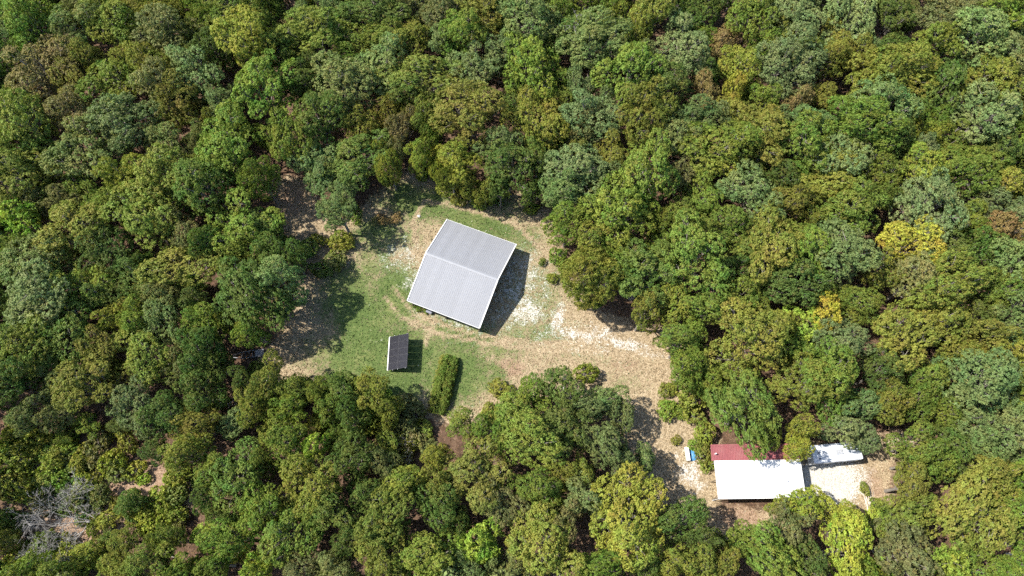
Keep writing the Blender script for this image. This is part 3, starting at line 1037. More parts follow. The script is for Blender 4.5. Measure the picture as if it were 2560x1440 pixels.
# ------------------------------------------------------------------ where the trees stand: crown centres read off the photograph
# per block: origin x, y, then (X, Y, radius, colour, kind) in that block's 2.977x enlargement
BLOCKS = [
 (0, 0, """60,90,120,d 290,150,120,g 270,290,120,g 560,200,140,k 830,130,130,g 850,260,110,g 1090,110,120,o 1350,170,130,k 1600,80,110,g 1850,110,125,g
 2140,200,65,r 2290,190,110,b 2290,350,140,g 2520,150,130,g 1840,350,165,y 1370,370,130,g 1130,350,130,k 1130,500,130,o 1600,400,110,d 2080,400,110,d
 2400,540,130,k 2450,740,130,k 180,640,160,t 560,650,120,o 400,470,140,t 680,470,110,t 870,590,140,g 870,700,110,g 1480,570,140,b 1200,670,130,t
 1330,770,130,o 1850,610,150,g 2060,640,150,g 1880,780,140,g 930,860,160,b 560,840,140,t 330,900,140,g 120,950,140,g 640,990,140,k 1480,1050,140,g 990,1050,130,b
 1230,1090,120,k 1820,960,150,g 2150,900,110,g 2180,1040,130,g 1860,1180,150,g 1270,1250,130,o 2340,1230,150,b 1620,1300,130,d 1010,1340,140,y 330,1180,150,d
 620,1330,140,k 120,1220,150,g 1300,1390,110,o 2260,860,110,d 60,480,110,d 60,300,120,b 2250,620,110,d 700,1130,110,d 1700,1150,100,g 100,1400,130,d 350,1380,130,g 1950,1330,120,g 2480,950,120,d"""),
 (860, 0, """100,90,140,d 380,90,130,d 330,290,130,g 510,310,130,o 270,400,120,b 280,560,130,b 660,170,110,k 800,120,100,k 1000,90,130,o 890,260,140,g
 1060,190,110,o 1240,200,140,b 1440,190,140,b 1570,50,70,y 2165,140,62,Y:loose 1850,180,110,d 1990,260,150,b 2310,90,140,o 2430,250,150,b 2140,460,150,g
 2100,640,160,g 1370,430,130,g 1380,570,140,g 740,350,90,b 700,490,120,g 520,540,140,g 420,690,110,d 580,760,140,g 960,520,120,b 1040,610,100,d 1700,480,130,b
 1880,420,110,b 2490,560,120,b 860,720,150,o 1000,800,130,o 900,960,170,o 1400,830,120,y 1430,960,140,y 1750,850,120,b 1800,960,100,t 1960,960,110,b 2240,850,150,o
 1640,990,100,g 1150,1090,130,b 1200,1240,130,d 560,1170,90,y 730,1160,80,Y:loose 860,1230,130,y 340,1250,100,y:fine 450,950,90,t 280,1010,70,o 290,1110,60,y:loose
 70,1090,110,d 110,850,140,k 70,670,120,k 1550,1220,120,b 1560,1360,100,b 1740,1160,80,o 1850,1290,140,b 2010,1090,130,g 1950,1230,110,g 2250,1120,140,g
 2380,1270,150,g 2480,1080,130,k 1500,1090,90,d 2450,760,120,d 2340,620,100,d 1260,760,90,d 2200,1380,120,g 2020,1390,110,g 2470,1400,120,g 1700,1340,100,d 200,180,100,d 1250,60,120,d 1750,330,110,d 160,1240,110,d 1080,400,90,o"""),
 (1700, 0, """120,80,140,d 60,330,110,b 340,270,85,r 300,420,75,r 540,150,150,g 190,690,100,r 440,480,110,y 410,690,85,Y 240,550,80,d 700,90,110,b 900,90,140,b
 790,220,110,y 1040,170,110,b 1130,290,110,o 780,390,150,b 680,570,140,b 950,470,120,b 1250,90,140,b 1340,230,120,b 1560,160,110,d 1450,440,130,o 1240,550,130,g
 880,790,85,r 1060,750,110,o 1410,610,120,g 1390,770,140,b 1240,850,120,g 1720,640,130,o 1640,760,120,g 1930,650,130,d 1870,170,130,k 1890,340,140,g 2110,120,140,k
 2350,100,150,g 2520,90,110,o 2240,280,150,b 2430,420,150,k 2140,460,140,b 2090,620,90,o 2350,690,140,o 2490,600,120,k 2130,810,150,b 2400,860,140,b 2240,960,140,b
 1530,880,170,b 1430,1040,150,g 1000,1040,130,g 950,930,120,b 720,740,110,b 560,880,140,o 330,940,150,g 100,920,120,b 200,1150,150,g 540,1110,150,o 830,1130,140,g
 920,1290,120,o 300,1290,120,g 1060,1280,120,b 1230,1210,120,b 1830,1030,90,y 1780,1260,130,y 1740,1170,110,b 2040,1240,110,b 2160,1290,110,g 2310,1150,130,d
 2500,1060,120,g 1320,1370,110,o 1700,1390,130,b 2100,1400,120,g 2420,1370,110,y 560,1400,110,b 1150,1390,110,o 90,1320,120,g 760,1350,110,d 1600,1070,110,d 2480,260,120,b 60,520,100,d"""),
 (0, 480, """60,90,120,g 60,210,80,l:loose 290,230,95,l:loose 550,90,130,o 540,240,110,k 260,70,110,k 820,80,110,g 1080,70,120,o 1290,120,100,g 1480,110,120,d
 1900,120,110,g 980,190,120,g 1050,310,120,d 750,240,90,o 1370,290,120,k 1660,260,110,g 1960,250,130,d 1890,430,120,g 740,410,120,d 910,460,100,d 600,560,130,o
 340,540,120,k 130,510,130,k 1250,540,110,o 1450,590,110,o 1650,600,85,o 1110,670,100,o 1690,490,55,y 2170,480,110,d 2080,680,140,b 1820,830,130,k 1430,690,55,l
 630,730,140,g 820,780,110,d 230,800,140,b 400,850,140,b 300,970,130,b 600,1000,110,d 1210,800,120,k 1240,960,130,b 1700,970,70,y 1880,1030,120,g 1980,870,130,d
 110,1060,130,g 230,1260,140,g 80,1340,110,d 560,1170,120,d 400,1150,110,d 1010,1130,110,g 1130,1290,120,g 1250,1390,85,y 740,1380,140,o 1480,1180,120,d 1600,1290,110,d
 1360,1310,100,k 870,920,90,y 1560,400,100,d 1700,740,90,d 60,650,110,d 330,1360,110,g 1460,840,90,d 550,420,100,o 1800,620,110,d 380,640,100,k"""),
 (1700, 480, """130,190,130,g 60,60,110,d 350,230,120,g 500,90,120,b 800,80,120,o 690,260,140,o 1270,90,140,g 1160,170,110,g 1040,290,110,b 1690,90,140,b 1640,220,130,b
 2030,150,140,b 1960,300,130,b 2350,100,140,b 2400,290,120,r 1290,370,110,b 1450,340,85,Y 1500,430,85,Y 1650,400,70,Y 1860,430,120,Y 1810,560,140,o 2140,610,130,o
 2450,500,140,b 1460,590,100,o 1700,680,130,t 1290,560,120,b 950,470,130,g 950,680,140,d 740,460,120,o 560,590,130,o 310,610,140,g 110,410,130,g 170,730,130,g
 510,410,110,d 560,870,130,o 850,910,85,l:loose 1080,890,100,Y:loose 1020,1040,110,l:loose 790,1010,90,y 1230,930,70,b 1490,870,130,o 1390,1010,110,o 1700,900,120,o 1950,840,130,o
 2150,780,110,o 2400,720,130,g 2470,980,130,b 2250,920,110,d 330,1000,130,o 520,1080,110,o 90,1150,130,g 710,1150,130,o 900,1180,80,g 1100,1180,110,b 1240,1150,90,b
 1800,1060,140,g 2050,1090,120,o 2270,1070,120,o 1600,1190,130,o 1940,1230,130,o 560,1300,150,o 300,1280,130,o 80,1340,120,g 950,1330,130,o 1180,1330,120,g
 1480,1340,120,d 2180,1260,130,b 2420,1190,130,y 2380,1380,120,b 1750,1370,120,o 900,290,100,d 1150,720,100,b 2240,420,100,d 70,900,110,g 700,700,100,d"""),
 (0, 960, """100,70,120,d 430,230,100,k 640,130,120,o 650,300,110,g 1020,160,140,b 900,300,110,d 1230,220,130,d 60,370,75,y:loose 1150,500,120,d 1430,450,100,o 1720,300,130,b
 2010,370,95,o 2320,340,95,y 2490,410,85,d 2340,500,85,l 1960,580,80,g 1620,670,140,g 1850,730,140,d 1560,840,110,d 2150,700,130,o 2450,780,130,o 960,880,120,d
 1540,1130,115,l:loose 2260,1060,140,g 2090,1190,110,g 940,1170,130,o 620,1280,130,y 860,1340,120,o 70,1180,120,o 2260,1360,120,k 1890,1390,90,l:loose 1700,880,100,d 480,400,70,g 1760,480,100,d"""),
 (860, 960, """880,315,110,g 330,430,110,o 320,610,120,k 1270,190,140,g 1460,220,140,g 1380,330,120,g 1950,120,120,b 2050,230,110,b 1700,290,110,d 1960,470,130,b 2060,580,110,b
 2250,550,75,b 1400,600,120,g 1750,640,80,o 1050,460,100,o 930,570,100,o 690,700,110,o 690,540,90,y 910,720,110,o 1150,740,110,k 970,890,120,o 1790,820,130,b 2150,780,140,y
 2280,950,150,y 2050,1010,140,g 2090,1200,140,y 1580,900,62,l 1410,1000,120,o 1220,1030,90,k 1660,1000,100,t 1650,1200,130,o 1400,1230,130,o 1000,1160,130,l:loose 210,1010,130,g
 460,960,120,g 190,830,110,d 440,1160,110,o 700,1180,120,g 240,1310,140,o 740,1380,100,y 1300,1370,120,k 1850,1350,120,g 2440,1330,110,o 60,1160,100,d 1530,450,100,d 560,1350,110,g 1540,1390,110,o 2250,1370,110,d 1120,1330,80,b 860,1050,80,d"""),
 (1700, 960, """480,325,150,g 300,260,110,g 650,380,100,g 500,80,140,g 870,130,120,o 1120,130,130,g 880,330,90,v 870,470,85,v 1190,335,130,b 1350,420,95,b 1560,150,130,o 1640,220,60,Y 1780,120,110,g
 2050,130,150,b 2300,180,150,b 2450,390,140,b 2160,330,130,b 1760,440,140,g 1880,570,140,g 1730,590,90,o 2260,470,110,b 2020,640,100,d 2300,650,140,o 1740,780,120,g 1870,840,130,o
 1680,930,110,g 1960,980,130,o 2340,840,140,o 2450,1000,120,o 2140,1180,140,o 1730,1190,140,k 1650,1040,110,g 885,915,105,v 735,895,62,v 1080,920,100,v 1250,1040,110,v 1180,1130,100,v 1300,1320,120,v 1150,1290,90,v
 800,1080,140,k 700,1230,130,g 470,1180,120,g 580,1340,110,o 190,1150,110,d 120,1340,110,g 330,1340,100,o 1950,1360,110,l 2470,1220,100,o 2380,1400,100,g 950,1320,110,d 2100,850,120,o 2520,700,100,g 1480,1190,100,o 1620,1350,110,k"""),
]
EXTRA = [  # around the clearing, straight photo pixels: x, y, radius, colour, kind
 (815, 430, 52, 'b', ''), (830, 438, 40, 'd', ''), (885, 400, 50, 'd', ''), (908, 432, 36, 'd', ''),
 (1420, 560, 48, 'g', ''), (1480, 490, 55, 'g', ''), (1400, 480, 45, 'b', ''), (1555, 530, 52, 'g', ''), (1620, 590, 50, 'g', ''), (1490, 620, 45, 'o', ''),
 (1480, 700, 55, 'o', 'fine'), (1530, 670, 45, 'g', 'fine'), (1470, 740, 32, 'g', 'fine'), (1540, 600, 45, 'g', ''), (1570, 730, 45, 'd', ''), (1610, 785, 42, 'o', ''),
 (1640, 700, 50, 'g', ''), (1700, 690, 50, 'g', ''), (1600, 640, 45, 'd', ''), (1700, 860, 42, 'g', ''), (1715, 925, 45, 'g', ''), (1680, 620, 48, 'g', ''),
 (1740, 750, 48, 'g', ''), (1660, 500, 50, 'g', ''), (1330, 480, 30, 'd', ''), (1640, 770, 36, 'd', ''),
 (1050, 412, 26, 'y', 'loose'), (1088, 425, 26, 'y', 'fine'), (1130, 448, 28, 'o', 'fine'), (1172, 462, 28, 'o', 'fine'), (1212, 474, 26, 'y', ''), (1250, 470, 28, 'd', ''),
 (990, 385, 26, 't', ''), (1300, 440, 28, 'd', '')]
SHRUBS = [  # x, y, radius, colour (ground plants and low bushes)
 (1735, 1008, 40, 'o'), (1462, 938, 26, 'g'), (1755, 1142, 28, 'o'), (1748, 1115, 20, 'g'), (1768, 1165, 16, 'g'), (1395, 640, 22, 'g'), (1410, 670, 18, 'o'), (1385, 700, 16, 'g'),
 (1330, 520, 18, 'g'), (1110, 478, 20, 'o'), (1150, 495, 22, 'o'), (1060, 440, 22, 'y'), (1200, 500, 26, 'y'), (1240, 485, 24, 'd'), (890, 540, 20, 'g'), (865, 610, 18, 'o'), (840, 650, 20, 'o'),
 (775, 620, 26, 'd'), (800, 600, 18, 'o'), (730, 990, 32, 'g'), (775, 975, 30, 'g'), (815, 985, 26, 'g'), (690, 1000, 38, 'g'), (850, 975, 28, 'g'), (870, 1010, 34, 'g'), (910, 985, 34, 'y'),
 (950, 1005, 38, 'y'), (930, 1045, 38, 'g'), (970, 1050, 30, 'y'), (900, 1060, 28, 'g'), (880, 960, 22, 'k'), (820, 1040, 30, 'g'), (1020, 1010, 26, 't'), (1040, 1040, 28, 'k'), (1055, 1070, 22, 'o'), (1000, 1040, 22, 't'),
 (640, 1000, 34, 'o'), (1250, 975, 24, 'o'), (1225, 1020, 18, 'o'), (250, 1115, 34, 'k'), (215, 1145, 30, 'o'), (140, 1180, 36, 'g'), (100, 1110, 32, 'o'), (40, 1150, 40, 'o'), (40, 1215, 38, 'o'),
 (160, 1130, 26, 'g'), (200, 1180, 30, 'd'), (60, 1090, 30, 'k'), (110, 1215, 30, 'd'), (410, 1255, 26, 'o'), (435, 1210, 26, 'y'), (360, 1200, 14, 'l'), (395, 1320, 32, 'y'), (300, 1180, 26, 'k'),
 (250, 1230, 26, 'k'), (440, 1320, 24, 'k'), (130, 1380, 34, 'd'), (500, 1410, 26, 'g'), (595, 1385, 24, 'o'), (830, 1405, 26, 'o'), (650, 1400, 20, 'g'), (660, 1395, 18, 'l'), (340, 1275, 24, 'd'), (200, 1260, 28, 'k'),
 (100, 1270, 26, 'k'), (40, 1300, 28, 'd'), (180, 1400, 30, 'y'), (60, 1420, 32, 'o'), (280, 1290, 26, 'o'), (1035, 764, 9, 'g'), (1050, 771, 8, 'g'), (1062, 778, 7, 'g'), (2190, 1262, 15, 'g'), (2178, 1300, 22, 'l'),
 (2205, 1425, 26, 'l'), (1780, 1150, 12, 'g'), (1355, 655, 10, 'g'), (1020, 1075, 26, 'k'), (2205, 1275, 14, 'd'), (640, 930, 24, 'd'), (545, 1010, 26, 'd'), (710, 620, 28, 'd'), (985, 545, 16, 'r'), (955, 548, 15, 'r'),
 (940, 552, 10, 't'), (1690, 1100, 12, 'o'), (2160, 1225, 12, 'o'), (1660, 975, 16, 'o'), (1250, 1060, 24, 'o'), (975, 1110, 26, 't'), (1000, 1140, 26, 't'), (1040, 1100, 28, 't'), (860, 1120, 26, 'd'), (930, 1150, 26, 'k')]
NO_TREE = [
 [(1030, 430), (1090, 460), (1160, 515), (1240, 520), (1290, 525), (1375, 545), (1365, 640), (1400, 700), (1405, 760), (1450, 800), (1560, 830), (1670, 850), (1665, 900),
  (1650, 960), (1690, 1040), (1740, 1110), (1790, 1160), (1780, 1250), (1900, 1260), (1900, 1300), (1820, 1330), (1760, 1290), (1700, 1220), (1640, 1180), (1600, 1130), (1590, 1000),
  (1560, 960), (1470, 940), (1420, 950), (1240, 960), (1225, 1030), (1180, 1040), (1130, 1020), (1010, 1000), (960, 960), (880, 950), (720, 940), (660, 920), (700, 890), (760, 800),
  (800, 740), (870, 680), (850, 640), (900, 600), (930, 540), (1010, 500), (1060, 470)],
 [(1785, 1140), (2005, 1140), (2010, 1240), (1785, 1250)],
 [(2005, 1160), (2030, 1120), (2160, 1125), (2200, 1130), (2215, 1200), (2180, 1260), (2030, 1240)],
 [(700, 455), (765, 460), (800, 560), (860, 640), (810, 720), (760, 640), (715, 545)], [(2210, 1080), (2300, 1080), (2290, 1125), (2215, 1125)], [(2400, 1130), (2475, 1130), (2475, 1170), (2405, 1170)],
 [(20, 1060), (300, 1090), (480, 1190), (480, 1280), (300, 1400), (20, 1420)], [(580, 870), (680, 870), (700, 910), (600, 905)], [(960, 1080), (1080, 1080), (1080, 1160), (960, 1170)]]

trees = []      # dict: x, y (world), R, H, colour, kind, px, py


def add_tree(px, py, rpx, c, kind, rng):
    q = np.array([[px, py]], float)
    lock = any(poly_sd(q, np.array(poly, float))[0] > -70 for poly in NO_TREE)
    scale = .0656 * (1 + (720 - py) / FPX * .40 * .9)
    R = rpx * (1.06 if lock else 1.24) * scale
    H = R * 2.1 + 4.0 + rng.uniform(-1.6, 1.6)
    if px < 520 and py > 1050:
        H, R = H * .5, R * .74
    elif 770 < px < 930 and 390 < py < 600:
        H *= .74
    elif 560 < px < 1060 and 985 < py < 1115:
        H, R = H * .55, R * .78
    p = at(px, py, H * .68)
    trees.append(dict(x=p.x, y=p.y, R=R, H=H, c=c, kind=kind, px=px, py=py, lock=lock))


_rng = random.Random(11)
for bx, by, txt in BLOCKS:
    for e in txt.split():
        X, Y, R, c = e.split(',')
        c, _, kind = c.partition(':')
        add_tree(bx + int(X) / 2.977, by + int(Y) / 2.977, int(R) / 2.977, c, kind, _rng)
for x, y, r, c, kind in EXTRA:
    add_tree(x, y, r, c, kind, _rng)
n_manual = len(trees)
print('TREES manual', n_manual)


def merge_to(n_target):
    """Neighbouring boughs of one colour that belong to one crown become one larger tree."""
    near = {'g': 'gdoyb', 'd': 'dgbk', 'b': 'bgd', 'o': 'ogyk', 'k': 'kdot', 't': 'tk', 'y': 'ygo', 'Y': 'Y', 'r': 'r', 'l': 'l', 'v': 'v'}
    while len(trees) > n_target:
        P = np.array([[t['x'], t['y'], t['R']] for t in trees])
        D = np.hypot(P[:, None, 0] - P[None, :, 0], P[:, None, 1] - P[None, :, 1])
        S = D / (P[:, None, 2] + P[None, :, 2]) + .05 * (P[:, None, 2] + P[None, :, 2])
        iu = np.triu_indices(len(P), 1)
        order = np.argsort(S[iu])[:6000]
        for k in order:
            i, j = iu[0][k], iu[1][k]
            a, b = trees[i], trees[j]
            if a['lock'] or b['lock']:
                continue
            same = a['c'] == b['c']
            if not (same or (b['c'] in near[a['c']])) or a['kind'] != b['kind']:
                continue
            if not same and S[i, j] > .78:
                continue
            break
        else:
            return
        wa, wb = a['R'] ** 2, b['R'] ** 2
        big = a if wa >= wb else b
        t = dict(big)
        for key in ('x', 'y', 'H', 'px', 'py'):
            t[key] = (a[key] * wa + b[key] * wb) / (wa + wb)
        t['R'] = min(math.sqrt(wa + wb) * .96, 5.6)
        t['H'] += .5
        trees[:] = [q for k, q in enumerate(trees) if k not in (i, j)] + [t]


merge_to(318)
print('TREES merged', len(trees), 'mean R', sum(t['R'] for t in trees) / len(trees))

filler = []  # trees added in the gaps between crowns to lighten the dark openings
_g = np.random.default_rng(4)
_c = np.column_stack([_g.uniform(-112, 112, 14000), _g.uniform(-8, 112, 14000)])
_q = np.array([pix(x, y, 3.5)[:2] for x, y in _c])
_ok = (_q[:, 0] > -10) & (_q[:, 0] < 2570) & (_q[:, 1] > -10) & (_q[:, 1] < 1450)
for p in NO_TREE:
    _ok &= poly_sd(_q, np.array(p, float)) < -34
_c, _q = _c[_ok], _q[_ok]
_t = np.array([[t['x'], t['y'], t['R']] for t in trees])
_gap = np.min(np.hypot(_c[:, None, 0] - _t[None, :, 0], _c[:, None, 1] - _t[None, :, 1]) - .80 * _t[None, :, 2], axis=1)
for k in np.argsort(-_gap):       # the widest gaps first
    if len(filler) >= 285 or _gap[k] < .7:
        break
    x, y = _c[k]
    gap = min([_gap[k]] + [math.hypot(x - t['x'], y - t['y']) - .85 * t['R'] for t in filler])
    if gap < .7:
        continue
    r = min(gap + 1.25, 3.1)
    near_t = trees[int(np.argmin(np.hypot(_t[:, 0] - x, _t[:, 1] - y)))]
    c = near_t['c'] if near_t['c'] in 'gdbok' else 'g'
    filler.append(dict(x=x, y=y, R=r, H=r * 1.8 + 4.6, c=c, kind='', px=_q[k][0], py=_q[k][1]))
print('YOUNG', len(filler))

ORD = ['leftmost', 'second from left', 'third from left', 'fourth from left', 'fifth from left', 'sixth from left', 'seventh from left', 'eighth from left',
       'ninth from left', 'tenth from left', 'eleventh from left', 'twelfth from left', 'thirteenth from left', 'fourteenth from left', 'fifteenth from left', 'sixteenth from left',
       'seventeenth from left', 'eighteenth from left', 'nineteenth from left', 'twentieth from left']


def area_name(px, py):
    """A stretch of the picture named by what one can find there."""
    if py < 420 or py > 1180:
        row = 'at the top edge' if py < 130 else 'just below the top edge' if py < 270 else 'in the upper forest' if py < 420 else \
            'in the lower forest' if py < 1320 else 'at the bottom edge'
        for x, nm in ((430, 'far left'), (860, 'left'), (1280, 'centre left'), (1700, 'centre right'), (2130, 'right'), (9999, 'far right')):
            if px < x:
                return row + ', ' + nm
    band = 'above barn level' if py < 600 else 'at barn level' if py < 800 else 'at solar array level' if py < 1000 else 'at maroon roof level'
    for x, nm in ((330, 'by the left edge'), (620, 'in the left forest'), (1060, 'left of the clearing'), (1380, 'middle of the clearing'),
                  (1720, 'right of the clearing'), (2080, 'in the right forest'), (2330, 'far into the right forest'), (9999, 'by the right edge')):
        if px < x:
            return nm + ' ' + band


def label_all(lst, noun):
    cells = {}
    for t in lst:
        cells.setdefault((t['c'], area_name(t['px'], t['py'])), []).append(t)
    for (c, ar), g in cells.items():
        g.sort(key=lambda t: t['px'])
        for k, t in enumerate(g):
            if len(g) == 1:
                size = 'large ' if t['R'] > 4.3 else ('small ' if t['R'] < 2.4 and noun == 'tree' else '')
                t['label'] = f'{size}{CNAME[c]} {noun} {ar}'
            elif k == len(g) - 1:
                t['label'] = f'rightmost {CNAME[c]} {noun} {ar}'
            else:
                t['label'] = f'{ORD[min(k, 19)]} of the {CNAME[c]} {noun}s {ar}'


label_all(trees, 'tree')
label_all(filler, 'young tree')


def put_plant(name, proto, x, y, R, H, rng, cc, label, cat, group):
    wood, crown, pR, off = proto
    root = thing(name, label, cat, (x, y, gz((x, y)) - .02), rng.uniform(0, 2 * pi), group)
    s = R / pR
    sz = (H * .68) / off if cat == 'tree' else s * rng.uniform(.85, 1.2)
    e = rng.uniform(.78, 1.28)
    root.scale = (s * e, s / e, sz)
    w = link('trunk' if cat == 'tree' else 'stem', wood, root)
    k = link('crown' if cat == 'tree' else 'foliage', crown, root)
    base = PAL[cc]
    v = rng.uniform(.86, 1.16) * (1.0 if cat == 'tree' else 1.2)
    jit = [base[i] * v * rng.uniform(.93, 1.07) for i in range(3)]
    k.color = (*jit, min(1.0, TURN[cc] * rng.uniform(.3, 1.7)))
    return root


prng = random.Random(77)
for t in trees:
    key = t['kind'] or ('loose' if t['c'] in 'lY' and t['R'] < 3.3 else prng.choice(['round', 'round', 'round', 'tall', 'tall']))
    t['proto'] = prng.choice(PROTO[key])
    put_plant('broadleaf_tree', t['proto'], t['x'], t['y'], t['R'], t['H'], prng, t['c'], t['label'], 'tree', 'trees of the forest')

for t in filler:
    put_plant('young_tree', prng.choice(PROTO['round'] + PROTO['tall']), t['x'], t['y'], t['R'], t['H'], prng, t['c'], t['label'], 'tree', 'young trees between the crowns')

shr = []
for px, py, r, c in SHRUBS:
    R = r * .0625 * 1.05
    p = at(px, py, R * .5)
    shr.append(dict(x=p.x, y=p.y, R=R, c=c, px=px, py=py, kind=''))
_b = np.random.default_rng(12)
_fill = [([(0, 1060), (300, 1085), (490, 1180), (500, 1290), (330, 1330), (300, 1440), (0, 1440)], 85, 'okkgoyd'),
         ([(950, 1070), (1090, 1070), (1090, 1170), (950, 1180)], 16, 'ktok'), ([(640, 940), (1000, 955), (1010, 1090), (640, 1050)], 16, 'glgvl'),
         ([(1040, 425), (1160, 490), (1260, 500), (1260, 470), (1080, 410)], 12, 'yogo'), ([(780, 590), (880, 560), (860, 680), (780, 690)], 4, 'odko'),
         ([(1660, 960), (1750, 1040), (1790, 1110), (1760, 1120), (1660, 1030)], 6, 'og')]
for poly, n, cs in _fill:
    pa = np.array(poly, float)
    lo, hi = pa.min(0), pa.max(0)
    k = 0
    while k < n:
        q = _b.uniform(lo, hi)
        if poly_sd(q[None, :], pa)[0] < 0:
            continue
        k += 1
        r = _b.uniform(13, 30)
        p = at(q[0], q[1], .5)
        shr.append(dict(x=p.x, y=p.y, R=r * .0625, c=str(_b.choice(list(cs))), px=q[0], py=q[1], kind=''))
label_all(shr, 'shrub')
for t in shr:
    put_plant('shrub', prng.choice(PROTO['shrub']), t['x'], t['y'], t['R'], 0, prng, t['c'], t['label'], 'shrub', 'shrubs and brush')


# ------------------------------------------------------------------ overgrown hedge strip in the lawn
def build_hedge():
    rng = np.random.default_rng(8)
    a, b = on_ground(1128, 893), on_ground(1094, 1035)
    ax = (b - a)
    L = ax.length
    c = (a + b) / 2
    root = thing('hedge', 'long overgrown green hedge strip between solar array and dry grass', 'hedge', (c.x, c.y, -.12), math.atan2(ax.y, ax.x))
    n = 900
    u = rng.uniform(-.5, .5, n)
    ang = rng.uniform(0, pi, n)
    prof = 1 - .35 * np.abs(2 * u) ** 6
    hw = 1.25 * prof * rng.uniform(.8, 1.1, n)
    T = np.column_stack([u * L, np.sign(np.cos(ang)) * np.abs(np.cos(ang)) ** .55 * hw, .1 + np.sin(ang) ** .55 * 1.2 * prof * rng.uniform(.75, 1.12, n)])
    D = np.column_stack([np.zeros(n), np.cos(ang), np.sin(ang)])
    out = unit(D + rng.normal(size=D.shape) * .3 + np.array([0, 0, .4]))
    V, Q, tint = leaves_mesh('hedge', rng, T, out, rng.uniform(.2, .38, n), 20, .24, .10, .7)
    o = link('foliage', raw_mesh('foliage', V, Q, M['leaf'], tint), root)
    o.color = (.15, .205, .036, .12)
    m = MB()
    for k in range(26):
        x = -L / 2 + .3 + (L - .6) * k / 25
        y = rng.uniform(-.4, .4)
        m.tube([(x, y, 0), (x + rng.uniform(-.2, .2), y + rng.uniform(-.3, .3), .9)], [.03, .012], 5)
    m.build('stem', M['bark'], root)
    # sun-bleached weeds along the side facing the solar array
    n = 150
    u = rng.uniform(-.5, .5, n)
    T = np.column_stack([u * L, -1.25 + rng.normal(size=n) * .22, rng.uniform(.1, .55, n)])
    out = unit(rng.normal(size=(n, 3)) * .4 + np.array([0, -.4, .8]))
    V, Q, tint = leaves_mesh('weeds', rng, T, out, rng.uniform(.15, .3, n), 14, .26, .07, .8)
    o = link('bleached_weeds', raw_mesh('bleached_weeds', V, Q, M['leaf'], tint), root)
    o.color = (.31, .28, .06, .3)


build_hedge()


# ------------------------------------------------------------------ dead, leafless trees and fallen wood
def branch(m, rng, p, d, L, r, depth, maxd, droop=0.0):
    q = p + d * L
    mid = p + d * L * .5 + Vector(tuple(rng.normal(size=3) * L * .05))
    r = max(r, .014)
    m.tube([p, mid, q], [r, r * .85, r * .68], 5 if depth > 1 else 7, cap=depth >= maxd)
    if depth >= maxd:
        return
    for k in range(int(rng.integers(2, 4)) + (1 if depth == 0 else 0)):
        nd = Vector(tuple(unit(np.array(d) + rng.normal(size=3) * .55 + np.array([0, 0, -droop]))))
        st = p.lerp(q, rng.uniform(.55, 1.0)) if k else q
        branch(m, rng, st, nd, L * rng.uniform(.58, .85), r * (.62 if k == 0 else .5), depth + 1, maxd, droop)


def dead_tree(name, px, py, h, seed, direction, L0, r0, maxd, label, mat='deadwood', nb=4, trunk=None, spread=.8):
    rng = np.random.default_rng(seed)
    p = at(px, py, h)
    root = thing(name, label, 'dead tree', (p.x, p.y, gz(p) - .03))
    top = Vector((0, 0, h * .75)) if trunk is None else Vector(trunk)
    MB().tube([(0, 0, -.1), tuple(top * .5), tuple(top)], [r0 * 1.5, r0 * 1.2, r0], 9).build('trunk', M[mat], root, True)
    for k in range(nb):
        m = MB()
        d = Vector(tuple(unit(np.array(direction, float) + rng.normal(size=3) * spread)))
        branch(m, rng, top * (1 - .12 * k), d, L0 * rng.uniform(.8, 1.15), r0 * .7, 0, maxd)
        m.build('branch', M[mat], root, True)
    return root


dead_tree('dead_tree', 250, 1300, 2.0, 21, (-1.0, -.18, .10), 3.5, .11, 6, 'large fallen leafless grey tree in the brush at lower left', nb=8, trunk=(-2.2, -.2, 1.6), spread=.5)
dead_tree('dead_tree', 1104, 1262, 5.0, 22, (0, 0, 1), 1.2, .07, 5, 'bare grey tree crown among olive trees at bottom centre', nb=6)
dead_tree('dead_tree', 585, 1000, 1.2, 23, (.3, -.3, .5), 1.3, .06, 4, 'grey leafless brush in the shade left of the lawn', nb=6, trunk=(0, 0, .5))
dead_tree('dead_tree', 2190, 418, 8.0, 24, (.5, .5, .6), 1.6, .09, 5, 'bare grey dead crown in the upper right forest', nb=5)
dead_tree('dead_tree', 1438, 48, 11.0, 25, (0, 0, 1), 1.9, .13, 4, 'bare whitish dead tree rising above the top edge canopy', nb=4, spread=.45)
dead_tree('dead_tree', 1018, 1118, 1.2, 26, (0, 0, 1), 1.3, .05, 4, 'tangle of bare grey twigs below the hedge strip', nb=7, trunk=(0, 0, .4), spread=1.0)


def snag(name, a, b, za, zb, r, label, cat):
    p, q = at(*a, za), at(*b, zb)
    root = thing(name, label, cat, (p.x, p.y, gz(p)))
    v = q - p
    base = Vector((0, 0, za - gz(p)))
    MB().tube([base, base + v * .5 + Vector((.1, 0, .1)), base + v], [r, r * .85, r * .5], 9).build('trunk', M['palewood'], root, True)
    MB().tube([base + v * .55, base + v * .55 + Vector((.6, .3, .7))], [r * .4, r * .15], 6).build('branch', M['palewood'], root, True)


snag('dead_snag', (2494, 412), (2516, 386), 5.0, 9.0, .22, 'pale broken dead trunk standing at the far right upper forest', 'dead tree')
snag('fallen_log', (2515, 1383), (2556, 1390), .25, .25, .2, 'pale fallen log near the bottom right corner', 'log')
snag('fallen_log', (410, 1385), (440, 1395), .25, .3, .14, 'dark grey fallen log in brush near the bottom left', 'log')


